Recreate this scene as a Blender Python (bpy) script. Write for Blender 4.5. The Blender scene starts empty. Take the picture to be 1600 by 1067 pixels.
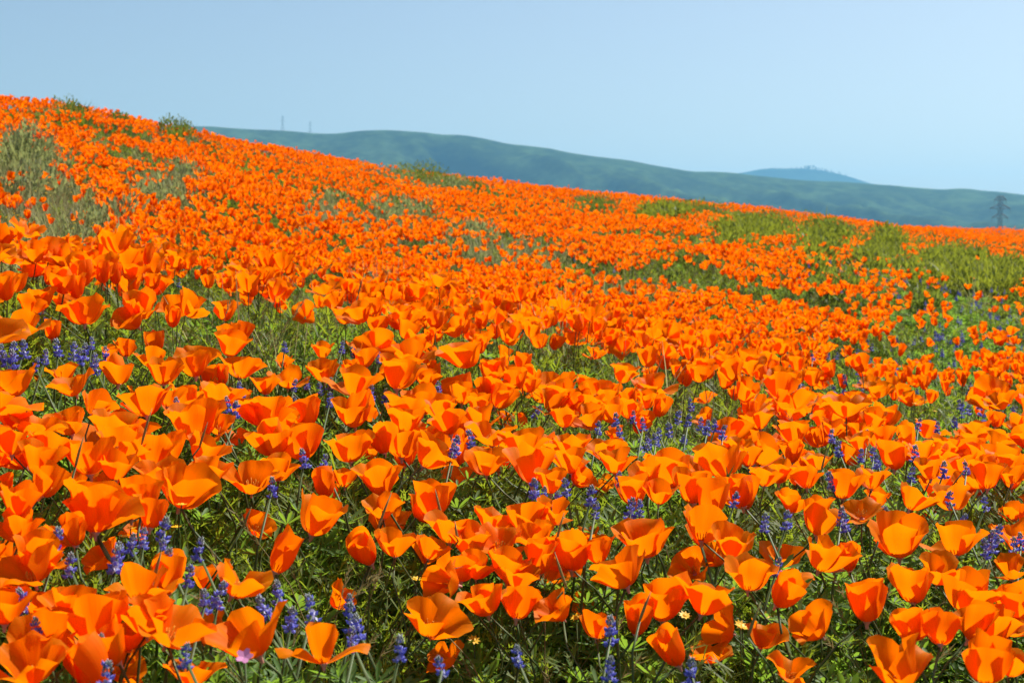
import bpy, bmesh, math, random
import numpy as np
from mathutils import Vector, Matrix, Euler, Quaternion

R = math.radians
scene = bpy.context.scene
col = scene.collection
PI = math.pi

# ------------------------------------------------------------------ camera
cam_d = bpy.data.cameras.new('camera')
cam = bpy.data.objects.new('camera', cam_d); col.objects.link(cam)
cam_d.sensor_width = 36; cam_d.lens = 50
cam_d.clip_start = 0.05; cam_d.clip_end = 30000
PITCH = math.atan(133.5/2222.2)
cam.location = (0, 0, 0); cam.rotation_euler = (PI/2-PITCH, 0, 0)
cam_d.dof.use_dof = True; cam_d.dof.focus_distance = 2.1; cam_d.dof.aperture_fstop = 15
scene.camera = cam

# ------------------------------------------------------------------ sky, sun, exposure
SUN_EL, SUN_AZ = 51, 46            # azimuth in degrees clockwise from straight ahead (+Y)
world = bpy.data.worlds.new('World'); scene.world = world
world.use_nodes = True
wn = world.node_tree; wn.nodes.clear()
sky = wn.nodes.new('ShaderNodeTexSky'); sky.sky_type = 'NISHITA'
sky.sun_disc = False; sky.sun_elevation = R(SUN_EL); sky.sun_rotation = R(SUN_AZ)
sky.altitude = 900; sky.air_density = 1.0; sky.dust_density = 4.0; sky.ozone_density = 0.1
bg = wn.nodes.new('ShaderNodeBackground'); bg.inputs['Strength'].default_value = 0.060
wo = wn.nodes.new('ShaderNodeOutputWorld')
wn.links.new(sky.outputs[0], bg.inputs[0]); wn.links.new(bg.outputs[0], wo.inputs[0])
sun_d = bpy.data.lights.new('sun', 'SUN'); sun_d.energy = 4.2; sun_d.angle = R(0.53)
sun_d.color = (1.0, 0.95, 0.87)
sun = bpy.data.objects.new('sun', sun_d); col.objects.link(sun)
sdir = Vector((math.sin(R(SUN_AZ))*math.cos(R(SUN_EL)), math.cos(R(SUN_AZ))*math.cos(R(SUN_EL)), math.sin(R(SUN_EL))))
sun.rotation_euler = sdir.to_track_quat('Z', 'Y').to_euler()
scene.view_settings.view_transform = 'Standard'; scene.view_settings.look = 'None'
scene.view_settings.exposure = 1.0; scene.view_settings.gamma = 1.0
scene.view_settings.use_curve_mapping = False
scene.render.engine = 'CYCLES'
cy = scene.cycles
cy.max_bounces = 9; cy.diffuse_bounces = 6; cy.glossy_bounces = 2; cy.transmission_bounces = 5
cy.transparent_max_bounces = 6; cy.volume_bounces = 1
cy.caustics_reflective = False; cy.caustics_refractive = False
cy.use_denoising = True; cy.sample_clamp_indirect = 6

rng = np.random.default_rng(11)
random.seed(5)

# ------------------------------------------------------------------ survey of the slope (metres; camera at the origin)
SPOTS = [
    (-0.384,1.2,-0.328), (-0.476,1.5,-0.224), (-0.601,1.9,-0.18), (-0.756,2.4,-0.075), (-1.101,3.5,0.0),
    (-1.727,5.5,0.135), (-2.069,6.6,0.325), (-2.974,9.5,0.7), (-3.753,12.0,1.07), (-4.843,15.5,1.623),
    (-6.543,20.925,1.931), (-8.732,27.9,2.179), (-0.192,1.2,-0.328), (-0.255,1.6,-0.319), (-0.309,1.95,-0.264),
    (-0.38,2.4,-0.238), (-0.426,2.7,-0.195), (-0.473,3.0,-0.105), (-0.818,5.2,-0.07), (-1.194,7.6,0.068),
    (-1.725,11.0,0.492), (-2.349,15.0,0.938), (-2.974,19.0,1.391), (-4.018,25.65,1.558), (-5.362,34.2,1.59),
    (0.0,1.44,-0.36), (0.0,1.65,-0.329), (0.0,1.97,-0.267), (0.0,2.7,-0.243), (0.0,3.2,-0.173),
    (0.0,3.8,-0.14), (0.0,6.6,-0.142), (0.0,8.7,0.0), (0.0,12.0,0.269), (0.0,16.5,0.664),
    (0.0,22.0,1.121), (0.0,29.7,1.143), (0.0,39.6,0.957), (0.205,1.28,-0.35), (0.244,1.53,-0.334),
    (0.313,1.97,-0.321), (0.427,2.7,-0.305), (0.506,3.2,-0.289), (0.679,4.3,-0.31), (0.962,6.1,-0.274),
    (1.291,8.2,-0.184), (1.651,10.5,0.0), (2.042,13.0,0.163), (2.826,18.0,0.443), (4.236,27.0,0.942),
    (5.723,36.45,0.816), (7.637,48.6,0.392), (0.415,1.3,-0.355), (0.488,1.53,-0.369), (0.745,2.35,-0.34),
    (1.296,4.1,-0.37), (1.736,5.5,-0.371), (2.269,7.2,-0.291), (2.834,9.0,-0.202), (3.775,12.0,-0.097),
    (5.659,18.0,0.056), (8.797,28.0,0.401), (11.935,38.0,0.732), (16.124,51.3,0.345), (21.517,68.4,-0.522),
    (-0.684,1.2,-0.28), (-0.851,1.5,-0.164), (-1.076,1.9,-0.104), (-1.356,2.4,0.021), (-1.976,3.5,0.14),
    (-3.102,5.5,0.218), (-3.719,6.6,0.424), (-5.349,9.5,0.842), (-6.753,12.0,1.25), (-8.718,15.5,1.855),
    (0.74,1.3,-0.371), (0.871,1.53,-0.387), (1.333,2.35,-0.368), (2.321,4.1,-0.419), (3.111,5.5,-0.437),
    (4.069,7.2,-0.378), (5.084,9.0,-0.31), (6.775,12.0,-0.241), (10.159,18.0,-0.16), (15.797,28.0,0.065),
    (21.435,38.0,0.276), (-1.2,-3,-0.324), (-1.2,-0.8,-0.324), (-1.2,0.5,-0.324), (0,-3,-0.36),
    (0,-0.8,-0.36), (0,0.5,-0.36), (1.2,-3,-0.396), (1.2,-0.8,-0.396), (1.2,0.5,-0.396),
    (-6,-1,0.1), (6,-1,-0.5),
]
# bloom centre x, y, z, size, shape code (+ lean)
BLOOMS = [
    (-0.487,1.388,-0.268,0.71,'T'), (-0.533,1.479,-0.314,0.67,'T'), (-0.423,1.432,-0.26,1.07,'T'), (-0.429,1.386,-0.269,0.74,'C'),
    (-0.38,1.493,-0.271,0.8,'C'), (-0.468,1.774,-0.35,0.62,'W'), (-0.432,1.495,-0.32,0.67,'S'), (-0.443,1.298,-0.292,0.9,'W'),
    (-0.448,1.242,-0.308,0.89,'T'), (-0.4,1.264,-0.311,0.75,'T'), (-0.344,1.302,-0.311,0.86,'Wb'), (-0.364,1.238,-0.322,1.11,'T'),
    (-0.298,1.231,-0.33,0.94,'Wr'), (-0.345,1.195,-0.333,0.86,'Tl'), (-0.351,1.156,-0.34,1.06,'Bl'), (-0.393,1.146,-0.34,0.83,'W'),
    (-0.371,1.332,-0.393,0.65,'S'), (-0.29,1.27,-0.38,0.67,'W'), (-0.267,1.369,-0.321,0.87,'Wr'), (-0.232,1.234,-0.333,1.06,'Tl'),
    (-0.332,1.357,-0.304,0.99,'N'), (-0.364,1.665,-0.382,0.63,'T'), (-0.329,1.809,-0.346,0.67,'Sl'), (-0.254,1.579,-0.331,1.15,'Nr'),
    (-0.24,1.747,-0.322,1.18,'Cr'), (-0.164,1.789,-0.324,0.74,'W'), (-0.14,1.681,-0.344,0.78,'T'), (-0.175,1.656,-0.344,0.99,'Bl'),
    (-0.196,1.589,-0.387,0.67,'S'), (-0.164,1.212,-0.34,0.75,'X'), (-0.084,1.415,-0.371,0.93,'W'), (-0.076,1.575,-0.453,0.62,'S'),
    (-0.075,1.731,-0.334,0.94,'T'), (-0.048,1.686,-0.343,0.94,'T'), (-0.073,1.565,-0.364,0.83,'Sl'), (-0.03,1.524,-0.371,0.87,'C'),
    (0.006,1.515,-0.372,0.87,'C'), (-0.015,1.676,-0.341,0.73,'W'), (-0.006,1.612,-0.355,0.87,'T'), (-0.107,1.837,-0.315,1.2,'C'),
    (0.017,1.742,-0.325,0.94,'T'), (0.049,1.757,-0.319,0.82,'T'), (0.033,1.627,-0.347,0.96,'C'), (0.069,1.636,-0.343,1.04,'C'),
    (0.101,1.636,-0.34,0.74,'C'), (0.157,1.646,-0.332,1.08,'U'), (0.12,1.57,-0.35,1.04,'Tl'), (0.006,1.584,-0.36,0.74,'T'),
    (0.048,1.5,-0.379,0.72,'S'), (0.089,1.86,-0.466,0.62,'W'), (0.092,1.494,-0.391,0.7,'C'), (0.129,1.449,-0.371,0.88,'N'),
    (0.157,1.475,-0.362,1.0,'C'), (0.204,1.466,-0.356,0.95,'Tr'), (0.209,1.641,-0.363,0.69,'S'), (0.229,1.691,-0.324,0.96,'T'),
    (0.256,1.627,-0.332,0.88,'T'), (0.259,1.776,-0.381,0.67,'S'), (0.257,1.524,-0.345,0.88,'U'), (0.152,1.345,-0.374,0.94,'Nl'),
    (0.227,1.505,-0.401,0.68,'Sl'), (0.23,1.623,-0.463,0.62,'W'), (0.261,1.465,-0.401,0.68,'W'), (0.281,1.41,-0.42,0.65,'W'),
    (0.393,1.81,-0.333,1.15,'C'), (0.362,1.622,-0.345,0.97,'Ur'), (0.393,1.641,-0.349,0.81,'N'), (0.288,1.475,-0.35,0.9,'Nr'),
    (0.368,1.453,-0.355,1.04,'C'), (0.484,1.757,-0.354,1.2,'U'), (0.565,1.789,-0.36,1.04,'U'), (0.499,1.641,-0.367,0.81,'T'),
    (0.444,1.561,-0.363,1.02,'C'), (0.511,1.57,-0.373,1.19,'C'), (0.385,1.349,-0.354,0.77,'C'), (0.409,1.337,-0.353,0.79,'C'),
    (0.456,1.373,-0.357,0.9,'Br'), (0.618,1.74,-0.386,0.7,'T'), (0.551,1.547,-0.376,0.73,'C'), (0.292,1.357,-0.359,0.74,'S'),
    (0.331,1.198,-0.352,0.97,'U'), (0.409,1.209,-0.347,0.96,'C'), (0.464,1.299,-0.376,0.68,'T'), (0.593,1.667,-0.442,0.62,'W'),
    (0.536,2.202,-0.405,0.64,'N'), (0.694,2.352,-0.435,0.62,'W'), (0.755,2.132,-0.389,0.67,'T'), (-0.653,1.859,-0.164,0.97,'Tl'),
    (-0.806,2.366,-0.205,0.62,'W'), (-0.593,1.915,-0.178,0.81,'Wl'), (-0.579,2.088,-0.167,1.03,'C'), (-0.572,2.255,-0.162,0.74,'T'),
    (-0.656,2.408,-0.158,0.69,'T'), (-0.534,2.183,-0.18,0.95,'T'), (-0.526,2.358,-0.181,1.04,'T'), (-0.482,2.51,-0.194,1.11,'T'),
    (-0.51,1.967,-0.201,1.12,'T'), (-0.496,2.039,-0.202,0.77,'T'), (-0.474,2.075,-0.208,0.94,'C'), (-0.449,2.183,-0.213,1.0,'T'),
    (-0.547,1.752,-0.206,0.83,'T'), (-0.55,1.87,-0.196,0.77,'T'), (-0.564,1.666,-0.202,0.79,'W'), (-0.554,1.57,-0.206,0.77,'T'),
    (-0.559,1.606,-0.231,0.69,'S'), (-0.437,1.95,-0.229,1.31,'U'), (-0.385,2.163,-0.234,1.29,'T'), (-0.481,1.603,-0.228,1.06,'T'),
    (-0.505,1.805,-0.218,0.99,'T'), (-0.475,1.737,-0.233,0.98,'T'), (-0.449,1.763,-0.243,1.03,'T'), (-0.408,1.859,-0.254,0.97,'T'),
    (-0.422,2.147,-0.279,0.68,'W'), (-0.569,1.849,-0.299,0.62,'W'), (-0.483,1.471,-0.232,0.85,'Nr'), (-0.593,1.654,-0.267,0.66,'N'),
    (-0.382,1.651,-0.273,1.14,'Tr'), (-0.406,1.547,-0.258,0.93,'C'), (-0.426,1.44,-0.258,1.13,'T'), (-0.336,1.821,-0.285,1.03,'T'),
    (-0.47,2.256,-0.339,0.62,'N'), (-0.425,2.443,-0.223,0.81,'T'), (-0.441,2.752,-0.206,0.7,'T'), (-0.366,2.752,-0.183,0.78,'T'),
    (-0.351,2.647,-0.215,1.03,'T'), (-0.399,2.525,-0.224,0.9,'W'), (-0.28,2.528,-0.225,1.33,'T'), (-0.283,2.752,-0.198,0.95,'T'),
    (-0.202,2.484,-0.207,1.37,'U'), (-0.203,2.809,-0.197,1.18,'T'), (-0.329,2.262,-0.247,1.3,'C'), (-0.259,2.302,-0.249,1.32,'C'),
    (-0.368,2.144,-0.24,1.18,'T'), (-0.182,2.346,-0.256,1.3,'T'), (-0.156,2.458,-0.253,1.14,'T'), (-0.119,2.386,-0.255,1.0,'T'),
    (-0.158,2.647,-0.235,0.91,'T'), (-0.09,2.562,-0.247,0.94,'C'), (-0.053,2.451,-0.254,0.95,'C'), (-0.021,2.562,-0.252,1.1,'Cr'),
    (-0.341,2.027,-0.259,1.22,'C'), (-0.302,2.05,-0.267,1.3,'C'), (-0.233,2.045,-0.279,0.98,'U'), (-0.192,2.094,-0.274,0.86,'C'),
    (-0.164,2.1,-0.275,1.12,'C'), (-0.117,2.021,-0.283,1.06,'Tr'), (-0.099,2.229,-0.264,0.92,'T'), (-0.178,1.91,-0.303,1.12,'T'),
    (-0.251,2.127,-0.335,0.67,'T'), (-0.25,1.887,-0.301,0.99,'N'), (-0.313,1.898,-0.285,0.85,'T'), (-0.331,1.883,-0.297,0.71,'W'),
    (-0.031,2.131,-0.272,1.06,'W'), (-0.034,1.961,-0.286,0.94,'T'), (-0.081,2.093,-0.329,0.68,'W'), (-0.117,1.846,-0.335,0.7,'S'),
    (0.088,2.081,-0.279,0.91,'U'), (0.019,2.081,-0.275,1.09,'T'), (0.182,2.593,-0.281,1.11,'C'), (0.033,2.776,-0.25,0.8,'C'),
    (0.09,2.851,-0.257,1.28,'T'), (0.069,2.555,-0.263,0.96,'T'), (0.142,2.616,-0.274,1.02,'T'), (0.194,2.776,-0.281,0.92,'T'),
    (0.221,2.647,-0.287,0.91,'T'), (0.225,1.985,-0.299,1.26,'C'), (0.322,2.151,-0.315,1.19,'U'), (0.184,1.915,-0.296,0.89,'T'),
    (0.159,1.843,-0.302,1.02,'C'), (0.143,1.979,-0.288,0.89,'T'), (0.094,1.967,-0.31,0.7,'S'), (0.146,2.263,-0.371,0.63,'W'),
    (0.026,1.933,-0.287,1.28,'T'), (0.052,1.865,-0.297,0.84,'T'), (0.243,1.876,-0.306,1.07,'C'), (0.258,1.832,-0.311,1.12,'C'),
    (0.311,1.904,-0.315,1.09,'C'), (0.367,2.051,-0.32,0.74,'T'), (0.398,2.113,-0.323,0.86,'T'), (0.433,2.075,-0.326,0.78,'T'),
    (0.482,2.051,-0.33,1.05,'C'), (0.534,2.094,-0.33,0.79,'T'), (0.487,2.262,-0.327,0.78,'T'), (0.562,1.967,-0.339,0.83,'Tr'),
    (0.622,1.985,-0.34,0.84,'U'), (0.558,2.15,-0.368,0.68,'T'), (0.379,1.898,-0.331,0.71,'T'), (0.463,1.87,-0.339,0.78,'W'),
    (0.801,3.017,-0.338,1.17,'Cr'), (0.663,2.703,-0.332,0.82,'U'), (0.629,2.323,-0.326,1.14,'C'), (0.642,2.163,-0.326,0.81,'T'),
    (0.702,2.422,-0.331,0.91,'T'), (0.784,2.54,-0.344,0.99,'T'), (0.942,2.86,-0.351,0.86,'T'), (1.016,2.972,-0.342,0.79,'C'),
    (0.924,2.679,-0.36,1.0,'T'), (0.619,2.51,-0.329,0.83,'T'), (0.608,2.687,-0.325,0.89,'T'), (0.809,3.442,-0.373,0.67,'T'),
    (0.79,3.269,-0.332,1.0,'C'), (0.739,3.269,-0.332,0.87,'C'), (0.701,3.288,-0.329,0.87,'C'), (0.566,2.946,-0.319,0.86,'U'),
    (0.521,3.035,-0.315,0.96,'T'), (0.471,2.703,-0.311,1.01,'T'), (0.711,2.106,-0.329,0.95,'T'), (0.754,2.131,-0.328,0.8,'T'),
    (0.727,2.259,-0.363,0.68,'T'), (0.378,2.255,-0.321,0.78,'T'), (0.47,2.358,-0.325,0.89,'N'), (-0.447,1.329,-0.281,0.84,'T'),
    (-0.47,1.457,-0.291,0.69,'T'), (-0.492,1.407,-0.245,0.78,'T'), (-0.404,1.195,-0.329,0.86,'T'), (-0.381,1.227,-0.347,0.7,'S'),
    (-0.327,1.256,-0.323,0.79,'T'), (-0.346,1.264,-0.346,0.7,'W'), (-0.294,1.37,-0.365,0.67,'S'), (-0.497,1.399,-0.324,0.68,'W'),
    (-0.431,1.294,-0.33,0.7,'T'), (-0.45,1.603,-0.239,0.76,'T'), (-0.436,1.816,-0.246,0.86,'T'), (-0.412,1.98,-0.241,0.72,'W'),
    (-0.598,1.696,-0.191,0.8,'T'), (-0.518,1.589,-0.215,0.88,'T'), (-0.508,1.515,-0.219,0.84,'T'), (-0.508,1.777,-0.29,0.65,'W'),
    (-0.42,1.686,-0.256,0.8,'T'), (-0.38,1.784,-0.27,0.77,'T'), (-0.475,1.81,-0.237,0.71,'S'), (-0.501,2.089,-0.226,0.7,'W'),
    (-0.634,2.006,-0.167,0.71,'T'), (-0.024,1.757,-0.327,0.79,'T'), (0.062,1.697,-0.37,0.69,'S'), (0.031,1.686,-0.337,0.76,'T'),
    (-0.059,1.608,-0.358,0.72,'T'), (-0.04,1.612,-0.355,0.73,'T'), (0.099,1.816,-0.363,0.68,'T'), (0.051,1.859,-0.427,0.64,'W'),
    (0.141,2.069,-0.285,0.85,'T'), (0.08,1.961,-0.284,0.88,'T'), (0.19,1.821,-0.305,0.76,'T'), (0.513,2.666,-0.355,0.68,'W'),
]
LUPINES = [
    (-0.718,1.997,-0.137), (-0.705,2.009,-0.138), (-0.699,2.033,-0.137), (-0.659,1.961,-0.153), (-0.668,2.088,-0.139), (-0.647,2.094,-0.144),
    (-0.63,2.069,-0.151), (-0.645,2.176,-0.137), (-0.613,2.081,-0.155), (-0.598,2.039,-0.163), (-0.612,2.138,-0.151), (-0.434,2.262,-0.216),
    (-0.472,1.991,-0.213), (-0.422,2.1,-0.223), (-0.407,2.081,-0.23), (-0.427,2.045,-0.226), (-0.434,2.711,-0.177), (-0.382,2.487,-0.23),
    (-0.365,2.525,-0.231), (-0.329,2.555,-0.233), (-0.31,2.415,-0.248), (-0.309,2.76,-0.19), (-0.259,2.76,-0.199), (-0.222,2.48,-0.249),
    (-0.249,2.51,-0.246), (-0.134,2.585,-0.241), (-0.085,2.021,-0.28), (-0.061,2.081,-0.273), (-0.081,2.045,-0.277), (-0.304,1.789,-0.296),
    (-0.261,1.956,-0.288), (-0.287,1.95,-0.282), (-0.436,1.349,-0.276), (-0.413,1.314,-0.292), (-0.378,1.341,-0.292), (-0.379,1.353,-0.289),
    (-0.374,1.382,-0.285), (-0.367,1.402,-0.283), (-0.356,1.436,-0.283), (-0.343,1.39,-0.293), (-0.337,1.369,-0.299), (-0.309,1.345,-0.309),
    (-0.317,1.423,-0.299), (-0.275,1.314,-0.32), (-0.283,1.294,-0.321), (-0.409,1.205,-0.324), (-0.434,1.245,-0.309), (-0.346,1.188,-0.333),
    (-0.272,1.167,-0.335), (-0.327,1.126,-0.342), (-0.228,1.369,-0.33), (-0.229,1.306,-0.33), (-0.203,1.29,-0.335), (-0.191,1.341,-0.339),
    (-0.162,1.394,-0.349), (-0.153,1.341,-0.348), (-0.143,1.306,-0.348), (-0.142,1.245,-0.343), (-0.1,1.249,-0.352), (-0.06,1.195,-0.353),
    (0.005,1.298,-0.373), (0.088,1.256,-0.372), (0.099,1.402,-0.377), (0.157,1.227,-0.367), (0.029,1.821,-0.305), (0.041,1.81,-0.308),
    (0.057,1.784,-0.311), (0.1,1.789,-0.308), (0.103,1.742,-0.316), (0.141,1.859,-0.296), (0.07,1.827,-0.302), (0.146,1.737,-0.315),
    (0.158,1.742,-0.314), (0.284,1.8,-0.314), (0.139,2.282,-0.28), (0.177,2.415,-0.283), (0.173,2.269,-0.287), (0.226,2.436,-0.292),
    (0.245,2.358,-0.298), (0.268,2.415,-0.3), (0.232,2.275,-0.298), (0.213,2.215,-0.295), (0.353,2.793,-0.296), (0.319,2.562,-0.301),
    (0.339,2.54,-0.304), (0.365,2.54,-0.307), (0.345,2.502,-0.307), (0.307,1.711,-0.326), (0.338,1.731,-0.328), (0.423,1.81,-0.337),
    (0.42,1.778,-0.339), (0.57,2.517,-0.324), (0.642,2.555,-0.329), (0.545,2.358,-0.325), (0.562,2.275,-0.324), (0.586,2.289,-0.324),
    (0.569,2.202,-0.324), (0.649,2.275,-0.322), (0.593,2.094,-0.327), (0.458,2.033,-0.327), (0.65,2.125,-0.325), (0.688,2.138,-0.324),
    (0.608,1.956,-0.341), (0.653,1.944,-0.344), (0.824,2.868,-0.343), (0.855,2.843,-0.347), (0.606,1.778,-0.363), (0.629,1.763,-0.366),
    (0.594,1.854,-0.353), (0.29,1.538,-0.342), (1.008,4.752,-0.342), (1.074,4.809,-0.342), (1.123,4.696,-0.349), (1.011,4.478,-0.363),
    (0.834,3.552,-0.312), (-0.688,1.956,-0.146), (-0.665,2.021,-0.146), (-0.697,1.95,-0.145), (-0.638,2.119,-0.145), (-0.332,2.776,-0.181),
    (-0.34,2.51,-0.238), (0.304,2.585,-0.298), (0.368,2.465,-0.312), (0.214,2.495,-0.287), (0.624,1.805,-0.36), (0.645,1.784,-0.364),
    (0.586,1.742,-0.365), (0.493,1.854,-0.343),
]
# kind, centre x, y and two half-axes on the ground
PATCHES = [
    ('L',-0.67,2.04,0.06,0.09,-0.05,0.16), ('L',-0.62,1.81,0.02,0.02,-0.04,0.11),
    ('L',-0.42,2.53,0.04,0.06,-0.01,0.07), ('g',-0.56,2.46,0.02,0.09,-0.01,0.05),
    ('L',0.26,2.42,0.13,0.12,0.03,0.24), ('L',0.55,2.27,0.06,-0.0,0.05,0.21),
    ('L',0.95,4.2,0.12,0.22,0.19,0.86), ('L',1.55,5.54,0.3,0.18,0.18,0.63),
    ('L',1.34,4.01,0.18,0.15,0.28,0.83), ('d',0.99,3.48,0.08,-0.01,0.12,0.43),
    ('g',0.3,3.37,0.1,0.14,0.02,0.2), ('g',0.47,3.14,0.11,0.13,0.04,0.24),
    ('g',-0.4,1.88,0.0,0.0,-0.0,0.0), ('g',-1.73,5.3,0.13,0.41,-0.27,0.83),
    ('g',-2.13,6.99,-0.0,0.53,-0.25,0.84), ('g',-2.81,8.16,0.08,0.52,-0.64,1.86),
    ('g',-2.34,9.76,0.06,0.62,-0.25,1.05), ('g',-2.37,9.89,0.07,0.63,-0.27,1.13),
    ('g',-1.51,4.75,0.01,0.26,-0.15,0.47), ('d',-0.81,3.68,0.06,0.18,-0.18,0.83),
    ('d',-0.6,4.31,0.07,0.16,-0.18,1.29), ('g',-0.51,2.97,0.05,0.04,-0.01,0.09),
    ('g',-0.58,6.12,0.16,0.46,-0.04,0.43), ('g',-1.38,10.97,0.15,0.66,-0.12,0.96),
    ('g',-0.92,11.35,0.26,1.0,-0.09,1.13), ('g',-0.39,10.95,0.17,0.47,-0.04,1.12),
    ('g',0.0,9.88,0.38,0.67,0.0,0.81), ('g',0.16,5.09,0.04,0.27,0.04,1.31),
    ('y',0.68,7.51,0.32,0.32,0.07,0.82), ('g',0.52,8.2,0.24,0.22,0.04,0.56),
    ('g',-1.01,18.85,0.68,0.0,-0.1,1.86), ('g',-1.72,21.35,0.38,0.0,-0.22,2.78),
    ('d',1.04,17.87,0.39,0.88,0.08,1.43), ('w',2.15,19.17,0.56,1.22,0.24,2.18),
    ('w',2.87,16.81,0.68,1.34,0.61,3.61), ('w',3.82,17.39,0.6,1.28,1.04,4.73),
    ('w',4.23,16.23,0.56,1.11,1.3,4.99), ('w',4.46,14.61,0.63,0.82,1.46,4.8),
    ('w',4.6,13.29,0.57,0.58,1.51,4.37), ('b',2.78,11.05,0.7,0.82,0.38,1.53),
    ('b',2.73,8.91,0.52,0.26,0.35,1.16), ('b',2.67,7.82,0.31,0.19,0.44,1.29),
    ('b',1.85,6.32,0.19,-0.02,0.1,0.35), ('b',1.99,5.81,0.18,0.07,0.09,0.27),
    ('L',1.36,5.03,0.15,0.06,0.1,0.37), ('d',1.83,8.12,0.17,0.08,0.08,0.36),
    ('d',1.07,9.56,0.29,0.31,0.05,0.48), ('d',2.1,7.4,0.18,0.06,0.09,0.31),
    ('g',-3.44,12.03,0.02,0.32,-0.25,0.89), ('g',-2.88,10.73,0.01,0.59,-0.21,0.78),
    ('g',-3.59,15.31,0.34,0.0,-0.14,0.58), ('d',-2.93,13.95,-0.01,0.26,-0.2,0.95),
    ('d',-0.61,8.56,0.14,0.23,-0.02,0.3), ('d',-0.32,1.7,0.05,0.09,-0.03,0.16),
    ('d',-0.19,1.57,0.07,0.07,-0.02,0.18), ('d',-0.26,1.59,0.03,0.06,-0.02,0.13),
    ('d',-0.32,1.54,0.02,0.05,-0.02,0.08), ('d',-0.37,1.68,0.01,0.04,-0.01,0.04),
    ('k',-0.08,1.46,0.15,0.08,-0.0,0.05), ('k',0.0,1.34,0.15,0.05,0.0,0.16),
    ('k',-0.14,1.29,0.03,0.03,-0.01,0.13), ('k',-0.11,1.15,0.12,0.05,-0.01,0.06),
    ('k',0.19,1.42,0.06,-0.02,0.01,0.05), ('L',0.31,1.55,0.08,0.02,0.04,0.19),
    ('L',0.43,1.63,0.05,0.03,0.04,0.15), ('L',0.59,1.75,0.07,0.02,0.05,0.14),
    ('k',0.3,1.31,0.09,-0.03,0.02,0.09), ('k',0.39,1.24,0.04,-0.01,0.03,0.09),
    ('L',-0.39,1.2,0.02,0.01,-0.02,0.05), ('L',-0.22,1.31,0.03,0.03,-0.01,0.09),
    ('L',-0.34,1.39,0.04,0.04,-0.01,0.05), ('L',-0.42,1.24,0.02,0.0,-0.02,0.06),
    ('L',0.07,1.8,0.05,-0.01,0.0,0.05), ('L',0.44,1.94,0.06,0.03,0.02,0.11),
    ('L',0.63,1.92,0.06,0.01,0.03,0.09), ('L',-0.06,2.09,0.04,-0.0,-0.0,0.07),
    ('L',-0.28,1.96,0.03,0.02,-0.01,0.06),
]
TUSSOCKS = [
    ('crest',-4.63,15.04,0.61,0.49), ('grey',-3.15,9.13,0.45,0.56), ('low',-4.29,15.72,0.35,0.37),
    ('dome',-3.79,16.15,0.51,0.49), ('low',-3.25,15.63,0.25,0.31), ('low',-2.7,10.59,0.29,0.33),
    ('crest',-1.21,18.68,0.92,0.49), ('low',-0.85,19.01,0.68,0.35), ('low',-0.51,18.79,0.51,0.35),
    ('low',2.45,21.86,0.59,0.35), ('dark',2.8,20.12,0.81,0.43), ('dark',3.68,20.48,0.83,0.47),
    ('dark',4.01,19.01,1.03,0.54), ('dark',4.61,18.85,0.68,0.47), ('dark',5.16,18.51,0.42,0.4),
    ('dark',4.92,15.22,0.41,0.39), ('dome',2.09,9.27,0.29,0.37), ('low',1.21,10.75,0.44,0.3),
    ('low',2.5,8.81,0.32,0.27), ('low',6.32,21.67,0.39,0.33), ('low',1.12,19.3,0.69,0.35),
    ('low',-1.54,12.29,0.39,0.33),
]
PODS = [
    (-0.064,1.671,-0.346,0.026,'l'), (0.051,1.632,-0.345,0.038,'r'), (-0.336,1.321,-0.309,0.026,'r'), (0.221,1.314,-0.367,0.035,'r'),
    (-0.451,1.721,-0.243,0.046,'r'), (-0.404,1.827,-0.258,0.036,'r'), (-0.463,1.497,-0.234,0.034,'r'), (-0.161,1.691,-0.341,0.046,'r'),
    (0.459,2.094,-0.327,0.032,'r'), (0.692,2.151,-0.326,0.014,'l'), (0.059,1.515,-0.369,0.041,'l'), (-0.34,3.145,-0.099,0.042,'r'),
    (0.128,1.407,-0.375,0.032,'r'), (-0.088,1.757,-0.331,0.032,'l'), (-0.301,1.575,-0.311,0.026,'r'),
]
GOLDFIELDS = [
    (0.303,1.681,-0.43), (0.269,1.636,-0.432), (0.267,1.641,-0.431), (-0.096,2.826,-0.316), (-0.194,2.547,-0.345),
    (0.205,1.666,-0.426), (-0.045,1.646,-0.45), (0.077,1.681,-0.432), (-0.089,2.818,-0.318), (0.852,9.024,-0.162),
    (0.608,8.454,-0.209), (0.867,8.379,-0.226), (0.313,8.708,-0.156), (-0.21,1.641,-0.441), (-0.125,1.827,-0.419),
    (0.363,1.854,-0.426),
]
PINK = (-0.226, 1.184, -0.338)
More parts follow.
